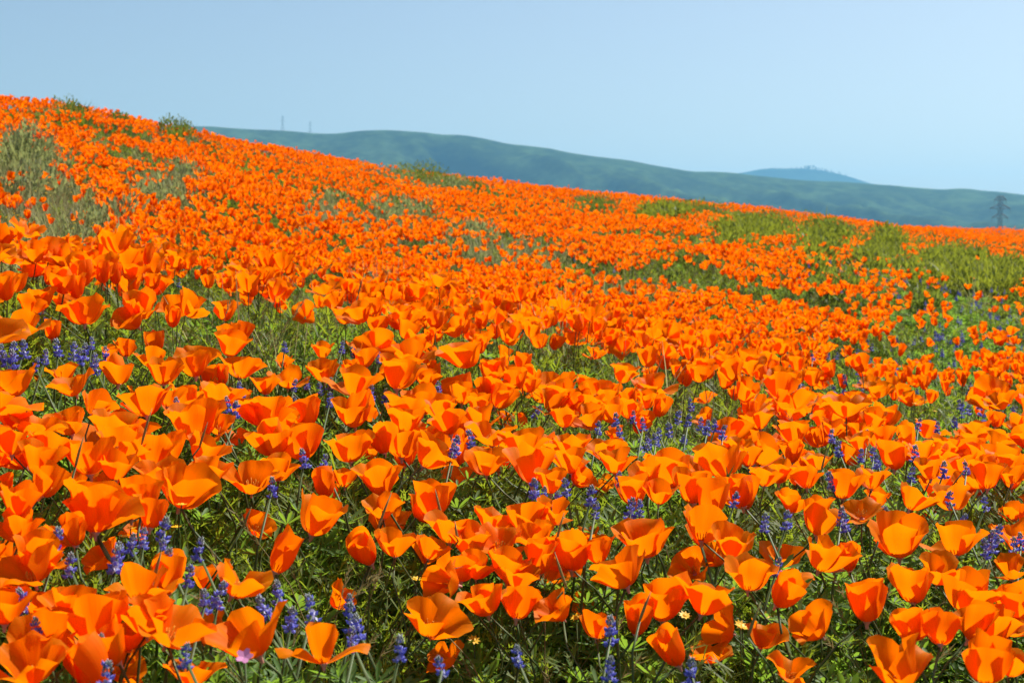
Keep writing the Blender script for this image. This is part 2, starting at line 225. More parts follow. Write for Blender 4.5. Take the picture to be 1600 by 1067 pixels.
# ---- terrain: thin-plate surface through surveyed spot heights of the flower canopy (x, y, z) ----
CANOPY = 0.27
def _tps_fit(pts, lam=1e-4):
    P = np.array(pts, float); n = len(P)
    S = P[:, :2]
    def U(d2): return 0.5*d2*np.log(d2 + 1e-9)
    D = ((S[:, None]-S[None])**2).sum(2)
    A = np.zeros((n+3, n+3)); A[:n, :n] = U(D) + np.eye(n)*lam
    A[:n, n] = 1; A[:n, n+1:] = S; A[n, :n] = 1; A[n+1:, :n] = S.T
    b = np.zeros(n+3); b[:n] = P[:, 2]
    return S, np.linalg.solve(A, b)
_S, _W = _tps_fit(SPOTS)
def _smooth(a, b, v):
    t = np.clip((v-a)/(b-a), 0, 1); return t*t*(3-2*t)
def canopy(x, y):
    x = np.asarray(x, float); y = np.asarray(y, float)
    r = np.hypot(x, y); k = np.minimum(1, 55/np.maximum(r, 1e-6))
    xx = x*k; yy = y*k
    z = _W[-3] + _W[-2]*xx + _W[-1]*yy
    for i in range(len(_S)):
        d2 = (xx-_S[i, 0])**2 + (yy-_S[i, 1])**2
        z = z + _W[i]*0.5*d2*np.log(d2+1e-9)
    z = z + 0.018*np.sin(3.1*x+1.2*y)*np.sin(2.3*y-0.7*x+1) + 0.012*np.sin(7.3*x-2.1*y+.5)*np.sin(5.9*y+1.7*x)
    w = _smooth(40, 85, r)
    return z*(1-w) + (-18.0)*w
def ground_z(x, y): return canopy(x, y) - CANOPY

# ------------------------------------------------------------------ helpers
def tag(o, label=None, cat=None, group=None, kind=None):
    if label: o['label'] = label
    if cat: o['category'] = cat
    if group: o['group'] = group
    if kind: o['kind'] = kind
    return o
def link(name, mesh, parent=None):
    o = bpy.data.objects.new(name, mesh); col.objects.link(o)
    if parent is not None: o.parent = parent
    return o
def empty(name, loc):
    o = bpy.data.objects.new(name, None); col.objects.link(o)
    o.location = loc; o.empty_display_size = 0.02
    return o
class MB:
    """Collects faces with a material slot each, and an optional uv per vertex."""
    def __init__(s): s.v = []; s.f = []; s.m = []; s.uv = []
    def add(s, verts, faces, mat=0, uvs=None):
        b = len(s.v); s.v += [tuple(p) for p in verts]
        s.uv += list(uvs) if uvs is not None else [(0.5, 0.5)]*len(verts)
        for f in faces: s.f.append(tuple(b+i for i in f)); s.m.append(mat)
    def merge(s, o, mtx=None, mat=None):
        b = len(s.v)
        s.v += [tuple(mtx @ Vector(p)) for p in o.v] if mtx is not None else list(o.v)
        s.uv += o.uv
        for f, m in zip(o.f, o.m): s.f.append(tuple(b+i for i in f)); s.m.append(m if mat is None else mat)
    def mesh(s, name, mats, smooth=True):
        me = bpy.data.meshes.new(name)
        me.from_pydata([tuple(map(float, p)) for p in s.v], [], s.f)
        for m in mats: me.materials.append(m)
        me.polygons.foreach_set('material_index', np.array(s.m, np.int32))
        if smooth: me.polygons.foreach_set('use_smooth', np.ones(len(s.f), bool))
        uvl = me.uv_layers.new(name='UVMap')
        li = np.empty(len(me.loops), np.int32); me.loops.foreach_get('vertex_index', li)
        uvl.data.foreach_set('uv', np.array(s.uv, np.float32)[li].ravel())
        me.update(); return me
def tube(mb, pts, radii, n=5, mat=0, cap=True):
    pts = [Vector(p) for p in pts]; vs = []; k = len(pts)
    for i, p in enumerate(pts):
        t = (pts[min(i+1, k-1)]-pts[max(i-1, 0)]).normalized()
        a = t.cross(Vector((0, 1, 0.13))).normalized(); b = t.cross(a)
        for j in range(n):
            th = 2*PI*j/n; vs.append(p + (a*math.cos(th)+b*math.sin(th))*radii[i])
    fs = [(i*n+j, i*n+(j+1) % n, (i+1)*n+(j+1) % n, (i+1)*n+j) for i in range(k-1) for j in range(n)]
    if cap: fs += [tuple(range(n))[::-1], tuple((k-1)*n+j for j in range(n))]
    mb.add(vs, fs, mat)
def blade(mb, base, az, length, width, bend, tilt=0.15, seg=3, mat=0, fold=0.0):
    """A tapered leaf that leans over: tilt at the foot, bend added to the tip."""
    p = Vector(base); d = Vector((math.cos(az), math.sin(az), 0)); sd = Vector((-d.y, d.x, 0))
    vs = []; uv = []; ang = tilt
    for i in range(seg+1):
        s = i/seg; w = width*(0.75+0.6*s)*(1-s)**0.75 if i else width*0.6
        if i < seg:
            vs += [p-sd*w/2, p+sd*w/2]; uv += [(0, s), (1, s)]
        else: vs.append(p.copy()); uv.append((.5, 1))
        ang += bend/seg
        p = p + (d*math.sin(ang)+Vector((0, 0, math.cos(ang))))*(length/seg)
    fs = [(2*i, 2*i+1, 2*i+3, 2*i+2) for i in range(seg-1)] + [(2*seg-2, 2*seg-1, 2*seg)]
    mb.add(vs, fs, mat, uv)

# value noise on a wrapped lattice (world coordinates)
_lat = np.random.default_rng(3).random((64, 64))
def vnoise(x, y, scale, seed=0):
    u = np.asarray(x)/scale+13.7*seed; v = np.asarray(y)/scale+7.3*seed
    i = np.floor(u).astype(int); j = np.floor(v).astype(int); a = u-i; b = v-j
    a = a*a*(3-2*a); b = b*b*(3-2*b)
    g = lambda p, q: _lat[p % 64, q % 64]
    return (g(i, j)*(1-a)+g(i+1, j)*a)*(1-b)+(g(i, j+1)*(1-a)+g(i+1, j+1)*a)*b

# ------------------------------------------------------------------ materials
def new_mat(name):
    m = bpy.data.materials.new(name); m.use_nodes = True
    m.node_tree.nodes.clear(); return m, m.node_tree.nodes, m.node_tree.links
def out(nd, lk, sh):
    o = nd.new('ShaderNodeOutputMaterial'); lk.new(sh, o.inputs['Surface']); return o
def ramp(nd, stops):
    r = nd.new('ShaderNodeValToRGB'); e = r.color_ramp.elements
    while len(e) < len(stops): e.new(0.5)
    for k, (p, c) in zip(e, stops): k.position = p; k.color = (*c, 1)
    return r
def leaf_mat(name, stops, trans=0.35, tcol=(0.16, 0.26, 0.03), rough=0.55, spec=0.3, patch=0.5):
    """Leaf: colour varies per plant and in soft patches over the field; light passes through."""
    m, nd, lk = new_mat(name)
    oi = nd.new('ShaderNodeObjectInfo'); ge = nd.new('ShaderNodeNewGeometry')
    nz = nd.new('ShaderNodeTexNoise'); nz.inputs['Scale'].default_value = 1.3; nz.inputs['Detail'].default_value = 3
    lk.new(ge.outputs['Position'], nz.inputs['Vector'])
    mx = nd.new('ShaderNodeMix'); mx.data_type = 'FLOAT'; mx.inputs[0].default_value = patch
    lk.new(oi.outputs['Random'], mx.inputs[2]); lk.new(nz.outputs['Fac'], mx.inputs[3])
    isl = nd.new('ShaderNodeMix'); isl.data_type = 'FLOAT'; isl.inputs[0].default_value = 0.35
    lk.new(mx.outputs[0], isl.inputs[2]); lk.new(ge.outputs['Random Per Island'], isl.inputs[3])
    rp = ramp(nd, stops); lk.new(isl.outputs[0], rp.inputs[0])
    p = nd.new('ShaderNodeBsdfPrincipled'); lk.new(rp.outputs[0], p.inputs['Base Color'])
    p.inputs['Roughness'].default_value = rough; p.inputs['Specular IOR Level'].default_value = spec
    t = nd.new('ShaderNodeBsdfTranslucent'); t.inputs[0].default_value = (*tcol, 1)
    ms = nd.new('ShaderNodeMixShader'); ms.inputs[0].default_value = trans
    lk.new(p.outputs[0], ms.inputs[1]); lk.new(t.outputs[0], ms.inputs[2]); out(nd, lk, ms.outputs[0])
    return m
def petal_mat():
    """Silky orange: deeper towards the claw, fine veins along the petal, thin enough to glow."""
    m, nd, lk = new_mat('poppy_petal')
    uv = nd.new('ShaderNodeUVMap'); sp = nd.new('ShaderNodeSeparateXYZ'); lk.new(uv.outputs[0], sp.inputs[0])
    oi = nd.new('ShaderNodeObjectInfo')
    r1 = ramp(nd, [(0.0, (0.84, 0.105, 0.0006)), (0.4, (0.93, 0.178, 0.0006)), (1.0, (0.95, 0.265, 0.001))])
    ad = nd.new('ShaderNodeMath'); ad.operation = 'MULTIPLY_ADD'; ad.inputs[1].default_value = 0.75; ad.inputs[2].default_value = 0
    lk.new(sp.outputs[1], ad.inputs[0])
    a2 = nd.new('ShaderNodeMath'); a2.operation = 'MULTIPLY_ADD'; a2.inputs[1].default_value = 0.42
    lk.new(oi.outputs['Random'], a2.inputs[0]); lk.new(ad.outputs[0], a2.inputs[2]); lk.new(a2.outputs[0], r1.inputs[0])
    mp = nd.new('ShaderNodeMapping'); mp.inputs['Scale'].default_value = (26, 1.6, 1); lk.new(uv.outputs[0], mp.inputs[0])
    nz = nd.new('ShaderNodeTexNoise'); nz.inputs['Scale'].default_value = 1.0; nz.inputs['Detail'].default_value = 3
    lk.new(mp.outputs[0], nz.inputs['Vector'])
    vn = nd.new('ShaderNodeMix'); vn.data_type = 'RGBA'; vn.blend_type = 'MULTIPLY'; vn.inputs[0].default_value = 0.55
    vr = ramp(nd, [(0.35, (0.86, 0.70, 0.6)), (0.6, (1, 1, 1))]); lk.new(nz.outputs['Fac'], vr.inputs[0])
    lk.new(r1.outputs[0], vn.inputs[6]); lk.new(vr.outputs[0], vn.inputs[7])
    bp = nd.new('ShaderNodeBump'); bp.inputs['Strength'].default_value = 0.25; bp.inputs['Distance'].default_value = 0.0012
    lk.new(nz.outputs['Fac'], bp.inputs['Height'])
    p = nd.new('ShaderNodeBsdfPrincipled'); lk.new(vn.outputs[2], p.inputs['Base Color']); lk.new(bp.outputs[0], p.inputs['Normal'])
    p.inputs['Roughness'].default_value = 0.5; p.inputs['Specular IOR Level'].default_value = 0.14
    p.inputs['Specular Tint'].default_value = (1, 0.5, 0.2, 1)
    t = nd.new('ShaderNodeBsdfTranslucent'); t.inputs[0].default_value = (1.0, 0.215, 0.0008, 1); lk.new(bp.outputs[0], t.inputs['Normal'])
    ms = nd.new('ShaderNodeMixShader'); ms.inputs[0].default_value = 0.60
    lk.new(p.outputs[0], ms.inputs[1]); lk.new(t.outputs[0], ms.inputs[2]); out(nd, lk, ms.outputs[0])
    return m
def plain_mat(name, c, rough=0.6, spec=0.3, trans=0.0, tcol=None, var=0.0):
    m, nd, lk = new_mat(name)
    p = nd.new('ShaderNodeBsdfPrincipled'); p.inputs['Base Color'].default_value = (*c, 1)
    p.inputs['Roughness'].default_value = rough; p.inputs['Specular IOR Level'].default_value = spec
    if var:
        ge = nd.new('ShaderNodeNewGeometry')
        rp = ramp(nd, [(0, tuple(k*(1-var) for k in c)), (1, tuple(min(1, k*(1+var)) for k in c))])
        lk.new(ge.outputs['Random Per Island'], rp.inputs[0]); lk.new(rp.outputs[0], p.inputs['Base Color'])
    sh = p.outputs[0]
    if trans:
        t = nd.new('ShaderNodeBsdfTranslucent'); t.inputs[0].default_value = (*(tcol or c), 1)
        ms = nd.new('ShaderNodeMixShader'); ms.inputs[0].default_value = trans
        lk.new(sh, ms.inputs[1]); lk.new(t.outputs[0], ms.inputs[2]); sh = ms.outputs[0]
    out(nd, lk, sh); return m
def ground_mat():
    m, nd, lk = new_mat('meadow_soil')
    ge = nd.new('ShaderNodeNewGeometry')
    n1 = nd.new('ShaderNodeTexNoise'); n1.inputs['Scale'].default_value = 9; n1.inputs['Detail'].default_value = 7
    n2 = nd.new('ShaderNodeTexNoise'); n2.inputs['Scale'].default_value = 0.8; n2.inputs['Detail'].default_value = 4
    for n in (n1, n2): lk.new(ge.outputs['Position'], n.inputs['Vector'])
    r1 = ramp(nd, [(0.3, (0.045, 0.035, 0.018)), (0.5, (0.05, 0.075, 0.018)), (0.7, (0.09, 0.10, 0.03))])
    r2 = ramp(nd, [(0.35, (0.6, 0.6, 0.6)), (0.65, (1, 1, 1))])
    lk.new(n1.outputs['Fac'], r1.inputs[0]); lk.new(n2.outputs['Fac'], r2.inputs[0])
    mx = nd.new('ShaderNodeMix'); mx.data_type = 'RGBA'; mx.blend_type = 'MULTIPLY'; mx.inputs[0].default_value = 1
    lk.new(r1.outputs[0], mx.inputs[6]); lk.new(r2.outputs[0], mx.inputs[7])
    bp = nd.new('ShaderNodeBump'); bp.inputs['Strength'].default_value = 0.8; bp.inputs['Distance'].default_value = 0.02
    lk.new(n1.outputs['Fac'], bp.inputs['Height'])
    p = nd.new('ShaderNodeBsdfPrincipled'); p.inputs['Roughness'].default_value = 0.95; p.inputs['Specular IOR Level'].default_value = 0.1
    lk.new(mx.outputs[2], p.inputs['Base Color']); lk.new(bp.outputs[0], p.inputs['Normal']); out(nd, lk, p.outputs[0])
    return m
def hill_mat(name, grass, brush, sc=0.012):
    """Grassy slopes mottled with darker brush, pale bare scars here and there."""
    m, nd, lk = new_mat(name)
    ge = nd.new('ShaderNodeNewGeometry')
    n1 = nd.new('ShaderNodeTexNoise'); n1.inputs['Scale'].default_value = sc; n1.inputs['Detail'].default_value = 8; n1.inputs['Roughness'].default_value = 0.62
    n2 = nd.new('ShaderNodeTexNoise'); n2.inputs['Scale'].default_value = sc*5; n2.inputs['Detail'].default_value = 5
    n3 = nd.new('ShaderNodeTexNoise'); n3.inputs['Scale'].default_value = sc*0.6; n3.inputs['Detail'].default_value = 9; n3.inputs['Roughness'].default_value = 0.7
    for n in (n1, n2, n3): lk.new(ge.outputs['Position'], n.inputs['Vector'])
    ad = nd.new('ShaderNodeMix'); ad.data_type = 'FLOAT'; ad.inputs[0].default_value = 0.4
    lk.new(n1.outputs['Fac'], ad.inputs[2]); lk.new(n2.outputs['Fac'], ad.inputs[3])
    gu = nd.new('ShaderNodeAttribute'); gu.attribute_name = 'gully_shade'       # gullies coloured darker, as brush and as painted shade to strengthen the relief
    sb = nd.new('ShaderNodeMath'); sb.operation = 'MULTIPLY_ADD'; sb.inputs[1].default_value = -0.75
    lk.new(gu.outputs['Fac'], sb.inputs[0]); lk.new(ad.outputs[0], sb.inputs[2])
    r1 = ramp(nd, [(0.24, brush), (0.46, tuple(.45*k for k in grass)), (0.62, grass)]); lk.new(sb.outputs[0], r1.inputs[0])
    r3 = ramp(nd, [(0.66, (0, 0, 0)), (0.72, (1, 1, 1))]); lk.new(n3.outputs['Fac'], r3.inputs[0])
    mx = nd.new('ShaderNodeMix'); mx.data_type = 'RGBA'; lk.new(r3.outputs[0], mx.inputs[0])
    lk.new(r1.outputs[0], mx.inputs[6]); mx.inputs[7].default_value = (0.2, 0.19, 0.1, 1)
    p = nd.new('ShaderNodeBsdfPrincipled'); p.inputs['Roughness'].default_value = 1; p.inputs['Specular IOR Level'].default_value = 0
    lk.new(mx.outputs[2], p.inputs['Base Color']); out(nd, lk, p.outputs[0])
    return m

M_petal = petal_mat()
M_stem = leaf_mat('poppy_stem', [(0, (0.05, 0.085, 0.022)), (1, (0.10, 0.14, 0.035))], 0.1)
M_rim = plain_mat('poppy_rim', (0.62, 0.30, 0.24), 0.5)
M_stamen = plain_mat('poppy_stamen', (0.72, 0.30, 0.01), 0.6, var=0.2)
M_feather = leaf_mat('poppy_leaf', [(0, (0.060, 0.100, 0.014)), (0.5, (0.105, 0.155, 0.018)), (1, (0.160, 0.190, 0.028))], 0.48, (0.32, 0.42, 0.025), 0.55, 0.22)
M_grass = leaf_mat('grass_blade', [(0, (0.045, 0.08, 0.012)), (0.45, (0.095, 0.135, 0.018)), (0.8, (0.145, 0.17, 0.030)), (1, (0.23, 0.20, 0.07))], 0.40, (0.30, 0.36, 0.03), 0.5, 0.25)
M_greygrass = leaf_mat('grey_grass', [(0, (0.15, 0.175, 0.06)), (0.5, (0.27, 0.28, 0.13)), (0.85, (0.40, 0.36, 0.21)), (1, (0.48, 0.41, 0.27))], 0.4, (0.48, 0.47, 0.19))
M_dry = leaf_mat('dry_grass', [(0, (0.15, 0.13, 0.05)), (0.5, (0.25, 0.21, 0.09)), (1, (0.34, 0.28, 0.14))], 0.3, (0.28, 0.23, 0.08), 0.7, 0.1)
M_weed = leaf_mat('weed_leaf', [(0, (0.07, 0.115, 0.016)), (0.5, (0.14, 0.18, 0.024)), (1, (0.24, 0.23, 0.04))], 0.38, (0.34, 0.38, 0.03))
M_tussock = leaf_mat('tussock_leaf', [(0, (0.05, 0.09, 0.016)), (0.6, (0.10, 0.145, 0.026)), (1, (0.17, 0.19, 0.05))], 0.38, (0.26, 0.33, 0.04))
M_silver = leaf_mat('silver_leaf', [(0, (0.13, 0.17, 0.07)), (0.5, (0.22, 0.25, 0.11)), (1, (0.36, 0.35, 0.19))], 0.38, (0.38, 0.42, 0.14))
M_lupleaf = leaf_mat('lupine_leaf', [(0, (0.055, 0.125, 0.020)), (0.5, (0.090, 0.180, 0.032)), (1, (0.15, 0.22, 0.065))], 0.46, (0.28, 0.48, 0.04), 0.55, 0.22)
M_lupblue = leaf_mat('lupine_petal', [(0, (0.080, 0.085, 0.40)), (0.5, (0.18, 0.19, 0.60)), (1, (0.46, 0.47, 0.82))], 0.38, (0.30, 0.31, 0.88))
M_lupwhite = leaf_mat('lupine_banner', [(0, (0.40, 0.40, 0.72)), (0.5, (0.70, 0.68, 0.80)), (1, (0.82, 0.80, 0.80))], 0.25, (0.5, 0.5, 0.75))
M_lupbud = leaf_mat('lupine_bud', [(0, (0.20, 0.23, 0.22)), (1, (0.42, 0.44, 0.44))], 0.2, (0.3, 0.35, 0.3))
M_gold = plain_mat('goldfield_petal', (0.80, 0.50, 0.01), 0.5, trans=0.3)
M_ground = ground_mat()

# ------------------------------------------------------------------ the ground: one sheet to beyond the far hills
def sinh_axis(lo, hi, n, k):
    t = np.linspace(math.asinh(lo/k), math.asinh(hi/k), n); return np.sinh(t)*k
gx = sinh_axis(-4000, 4000, 281, 0.9); gy = sinh_axis(-1500, 6200, 321, 1.1)
GX, GY = np.meshgrid(gx, gy); GZ = ground_z(GX, GY)
GZ = GZ + (0.03*(vnoise(GX, GY, .22)-.5) + 0.02*(vnoise(GX, GY, .09, 2)-.5))*np.exp(-np.hypot(GX, GY)/60)
nx, ny = len(gx), len(gy)
idx = np.arange(nx*ny).reshape(ny, nx)
quads = np.stack([idx[:-1, :-1], idx[:-1, 1:], idx[1:, 1:], idx[1:, :-1]], -1).reshape(-1, 4)
me = bpy.data.meshes.new('ground')
me.from_pydata(np.stack([GX, GY, GZ], -1).reshape(-1, 3).tolist(), [], quads.tolist())
me.materials.append(M_ground); me.polygons.foreach_set('use_smooth', np.ones(len(quads), bool))
tag(link('ground', me), 'dark soil of the flowering hillside sloping down to the right', kind='structure')

# ------------------------------------------------------------------ far hills
def hill_range(name, y0, depth, prof, mat, label, amp, spur, xr, nxh=520, nv=110):
    """A ridge through surveyed skyline points (x, z) at distance y0, its near face cut by spurs and gullies."""
    px = np.array([p[0] for p in prof]); pz = np.array([p[1] for p in prof])
    xs = np.linspace(-xr, xr, nxh); vs = np.concatenate([np.linspace(-0.5, 0, 14, endpoint=False), np.linspace(0, 1, nv)])
    X, V = np.meshgrid(xs, vs)
    def ridge(x):
        xs_ = [x+o for o in (-35, -18, 0, 18, 35)]
        return sum(np.interp(q, px, pz) for q in xs_)/5
    va = np.abs(V)
    face = (1-va)**1.25
    Z = -22 + (ridge(X)+22)*face
    U = X - spur*V*1.0
    def rn(u, v, s, sd): return 1-2*np.abs(vnoise(u, v, s, sd)*2-1)
    env = np.clip(va*2.2, 0, 1)*(1-va)**0.7*np.clip((ridge(X)+30)/230, .25, 1)
    n = rn(U, V*spur*.35, amp*6.4, 1)*.9 + rn(U+80, V*spur*.5, amp*3.0, 4)*.5 + rn(U, V*spur, amp*1.3, 7)*.22 + .10*rn(X, V*depth, amp*.8, 8)
    cut = np.clip(va*5, 0, 1)*(1-va)**0.6*np.clip((ridge(X)+40)/220, .3, 1)      # gullies are cut into the face
    Z = Z + cut*amp*1.6*(n-1.45) + 3.0*(vnoise(X, V*depth, 38, 9)-.5)
    Y = y0 - depth*V + 60*(vnoise(X, V*0, 420, 5)-.5)
    # keep the skyline points where they were surveyed
    idx = np.arange(X.size).reshape(X.shape)
    q = np.stack([idx[:-1, :-1], idx[1:, :-1], idx[1:, 1:], idx[:-1, 1:]], -1).reshape(-1, 4)
    me = bpy.data.meshes.new(name)
    me.from_pydata(np.stack([X, Y, Z], -1).reshape(-1, 3).tolist(), [], q.tolist())
    me.materials.append(mat); me.polygons.foreach_set('use_smooth', np.ones(len(q), bool))
    at = me.attributes.new('gully_shade', 'FLOAT', 'POINT'); at.data.foreach_set('value', (np.clip(va*6, 0, 1)*np.clip(.38-.9*n, 0, 1)).astype(np.float32).ravel())  # mask for the relief shade painted into the gullies
    return tag(link(name, me), label, kind='structure')
YR, YP = 2600.0, 5200.0
def sky_pt(px, row, y): return ((px-800)/2222.2*y, (400-row)/2222.2*y)
RIDGE = [sky_pt(*p, YR) for p in [(-2500, 330), (-1200, 270), (-500, 225), (0, 205), (200, 198), (310, 199), (360, 202), (410, 205), (450, 207), (490, 212), (510, 214), (545, 212), (575, 206), (600, 205), (640, 208),
    (680, 213), (715, 213), (740, 216), (780, 225), (830, 232), (870, 235), (920, 246), (960, 249), (1000, 255), (1050, 265), (1085, 270), (1110, 268), (1150, 273), (1200, 277), (1260, 284),
    (1300, 284), (1350, 289), (1400, 291), (1440, 298), (1480, 296), (1520, 295), (1560, 300), (1600, 305), (1750, 318), (2000, 325), (2600, 345), (3600, 370)]]
PEAK = [sky_pt(*p, YP) for p in [(-1500, 390), (600, 360), (1000, 305), (1100, 284), (1140, 275), (1165, 269), (1195, 264), (1225, 263.5), (1250, 264), (1275, 265), (1305, 271), (1330, 278), (1345, 284), (1400, 300), (1600, 330), (2600, 390)]]
M_hill = hill_mat('hill_grass', (0.060, 0.102, 0.036), (0.002, 0.008, 0.010))
M_peak = hill_mat('peak_brush', (0.03, 0.05, 0.025), (0.014, 0.022, 0.016), 0.006)
hill_range('hills', YR, 1350, RIDGE, M_hill, 'long green hills with folded spurs fading blue under the sky', 30, 620, 3600, 900, 130)
hill_range('mountain', YP, 1500, PEAK, M_peak, 'pale blue peak rising beyond the long ridge', 40, 600, 3900, 400, 60)

# ------------------------------------------------------------------ air
bm = bmesh.new(); bmesh.ops.create_cube(bm, size=1)
for v in bm.verts: v.co = Vector((v.co.x*8200, 2350+v.co.y*7900, 150+v.co.z*430))
me = bpy.data.meshes.new('haze'); bm.to_mesh(me); bm.free()
m, nd, lk = new_mat('haze_air')
pv = nd.new('ShaderNodeVolumePrincipled'); pv.inputs['Color'].default_value = (0.26, 0.65, 1.0, 1); pv.inputs['Density'].default_value = 0.000155
pv.inputs['Anisotropy'].default_value = 0.2
o_ = nd.new('ShaderNodeOutputMaterial'); lk.new(pv.outputs[0], o_.inputs['Volume'])
me.materials.append(m)
tag(link('haze', me), 'thin blue haze lying between the field and the hills', kind='stuff')

# ------------------------------------------------------------------ power pylons
M_steel = plain_mat('pylon_steel', (0.16, 0.17, 0.18), 0.6)
def bar(mb, a, b, w):
    tube(mb, [a, b], [w, w], 4)
def pylon_pieces(h, arms, w, aw=1.0):
    base, top = h*.105, h*.018
    def half(z): return base+(top-base)*min(1, z/(h*.62)) if z < h*.62 else top
    legs = []
    for sx in (-1, 1):
        for sy in (-1, 1):
            mb = MB(); tube(mb, [(sx*half(z), sy*half(z), z) for z in (0, h*.3, h*.62, h)], [w, w*.9, w*.7, w*.5], 4); legs.append(mb)
    br = MB(); n = 9
    zs = [h*(1-(1-i/n)**1.35) for i in range(n+1)]
    for i in range(n):
        z0, z1 = zs[i], zs[i+1]; a, b = half(z0), half(z1)
        for (s, t) in ((-1, 1), (1, -1)):
            for f in (-1, 1):
                bar(br, (s*a, f*a, z0), (t*b, f*b, z1), w*.5); bar(br, (f*a, s*a, z0), (f*b, t*b, z1), w*.5)
        for f in (-1, 1): bar(br, (-b, f*b, z1), (b, f*b, z1), w*.4)
    ar = []
    for z, l in arms:
        mb = MB(); bar(mb, (-l*h, 0, h*z), (l*h, 0, h*z), w*.6*aw)
        for sx in (-1, 1):
            for sy in (-1, 1):
                bar(mb, (sx*half(h*z), sy*half(h*z), h*z), (sx*l*h, 0, h*z), w*.6)
                bar(mb, (sx*half(h*z), sy*half(h*z), h*(z+.045)), (sx*l*h, 0, h*z), w*.5*aw)
            tube(mb, [(sx*l*h, 0, h*z), (sx*l*h, 0, h*(z-.045))], [w*.5, w*.5], 5)
        ar.append(mb)
    return legs, br, ar
def pylon(loc, h, label, rz=0.0, w=0.2, arms=((.66, .16), (.79, .14), (.92, .11)), aw=1.0):
    r = empty('power_pylon', loc); r.rotation_euler.z = rz
    tag(r, label, 'pylon', 'lattice power pylons')
    legs, br, ar = pylon_pieces(h, arms, w, aw)
    for l in legs: link('leg', l.mesh('pylon_leg', [M_steel], False), r)
    link('bracing', br.mesh('pylon_bracing', [M_steel], False), r)
    for a in ar: link('crossarm', a.mesh('pylon_crossarm', [M_steel], False), r)
def ridge_z(px): return float(np.interp((px-800)/2222.2*YR, [p[0] for p in RIDGE], [p[1] for p in RIDGE]))
pylon(((1560-800)/2222.2*800, 800, -18.2), 51.5, 'dark lattice power pylon rising behind the poppy crest at the right edge', 0.25, 0.19, ((.77, .10), (.87, .125), (.96, .075)), 2.2)
pylon(((443-800)/2222.2*YR, YR+8, ridge_z(443)-3), 31, 'tallest pale lattice pylon on the ridge skyline', 0.3, 0.13)
pylon(((486-800)/2222.2*YR, YR+8, ridge_z(486)-3), 27, 'thin pale lattice pylon on the ridge, right of the tallest one', 0.5, 0.10)
pylon(((470-800)/2222.2*YR, YR+120, ridge_z(470)-10), 25, 'faint short pylon between the two taller ridge pylons', 0.9, 0.06)

# trees on the far peak
ORD = ['first', 'second', 'third', 'fourth', 'fifth', 'sixth', 'seventh', 'eighth', 'ninth', 'tenth', 'eleventh', 'twelfth', 'thirteenth', 'fourteenth', 'fifteenth', 'sixteenth', 'seventeenth', 'eighteenth', 'nineteenth', 'twentieth']
M_fartree = plain_mat('far_tree', (0.03, 0.045, 0.02), 0.9); M_bark = plain_mat('bark', (0.1, 0.07, 0.05), 0.9)
def far_tree_mesh(seed):
    rd = random.Random(seed); mb = MB()
    for k in range(46):
        z = 3+rd.random()*9; rr = (1-abs(z-6)/7.5)*5.5
        a = rd.random()*2*PI; q = rd.random()**.5*rr; c = Vector((math.cos(a)*q, math.sin(a)*q, z)); s = 1.1+1.2*rd.random()
        vs = [c+Vector((rd.uniform(-s, s), rd.uniform(-s, s), rd.uniform(-s, s))) for _ in range(4)]
        mb.add(vs, [(0, 1, 2), (0, 2, 3), (0, 3, 1)], 0)
    return mb.mesh('far_tree_crown', [M_fartree], False)
tm = [far_tree_mesh(k) for k in range(3)]
mbt = MB(); tube(mbt, [(0, 0, -2), (0, 0, 9)], [.5, .2], 5); trunkm = mbt.mesh('far_tree_trunk', [M_bark])
_rt = random.Random(77)
FT = [(1252, .7), (1257, 1.0), (1261, 1.25), (1265, 1.3), (1269, 1.2), (1274, .9), (1279, .75), (1284, .8), (1288, .9), (1293, .65), (1298, .8), (1303, .6), (1309, .75), (1314, .6), (1320, .6), (1205, .5), (1210, .45), (1236, .5), (1243, .55)]
for i, (px, s) in enumerate(FT):
    x = (px-800)/2222.2*YP; z = float(np.interp(x, [p[0] for p in PEAK], [p[1] for p in PEAK]))
    r = empty('tree', (x, YP+5+_rt.uniform(0, 30), z-5.5*s)); r.scale = (s*1.25, s*1.25, s*1.15)
    tag(r, '%s from left of the tiny hazy trees topping the far blue peak' % ORD[sorted(p for p, _ in FT).index(px)], 'tree', 'trees on the far peak')
    link('crown', tm[i % 3], r); link('trunk', trunkm, r)

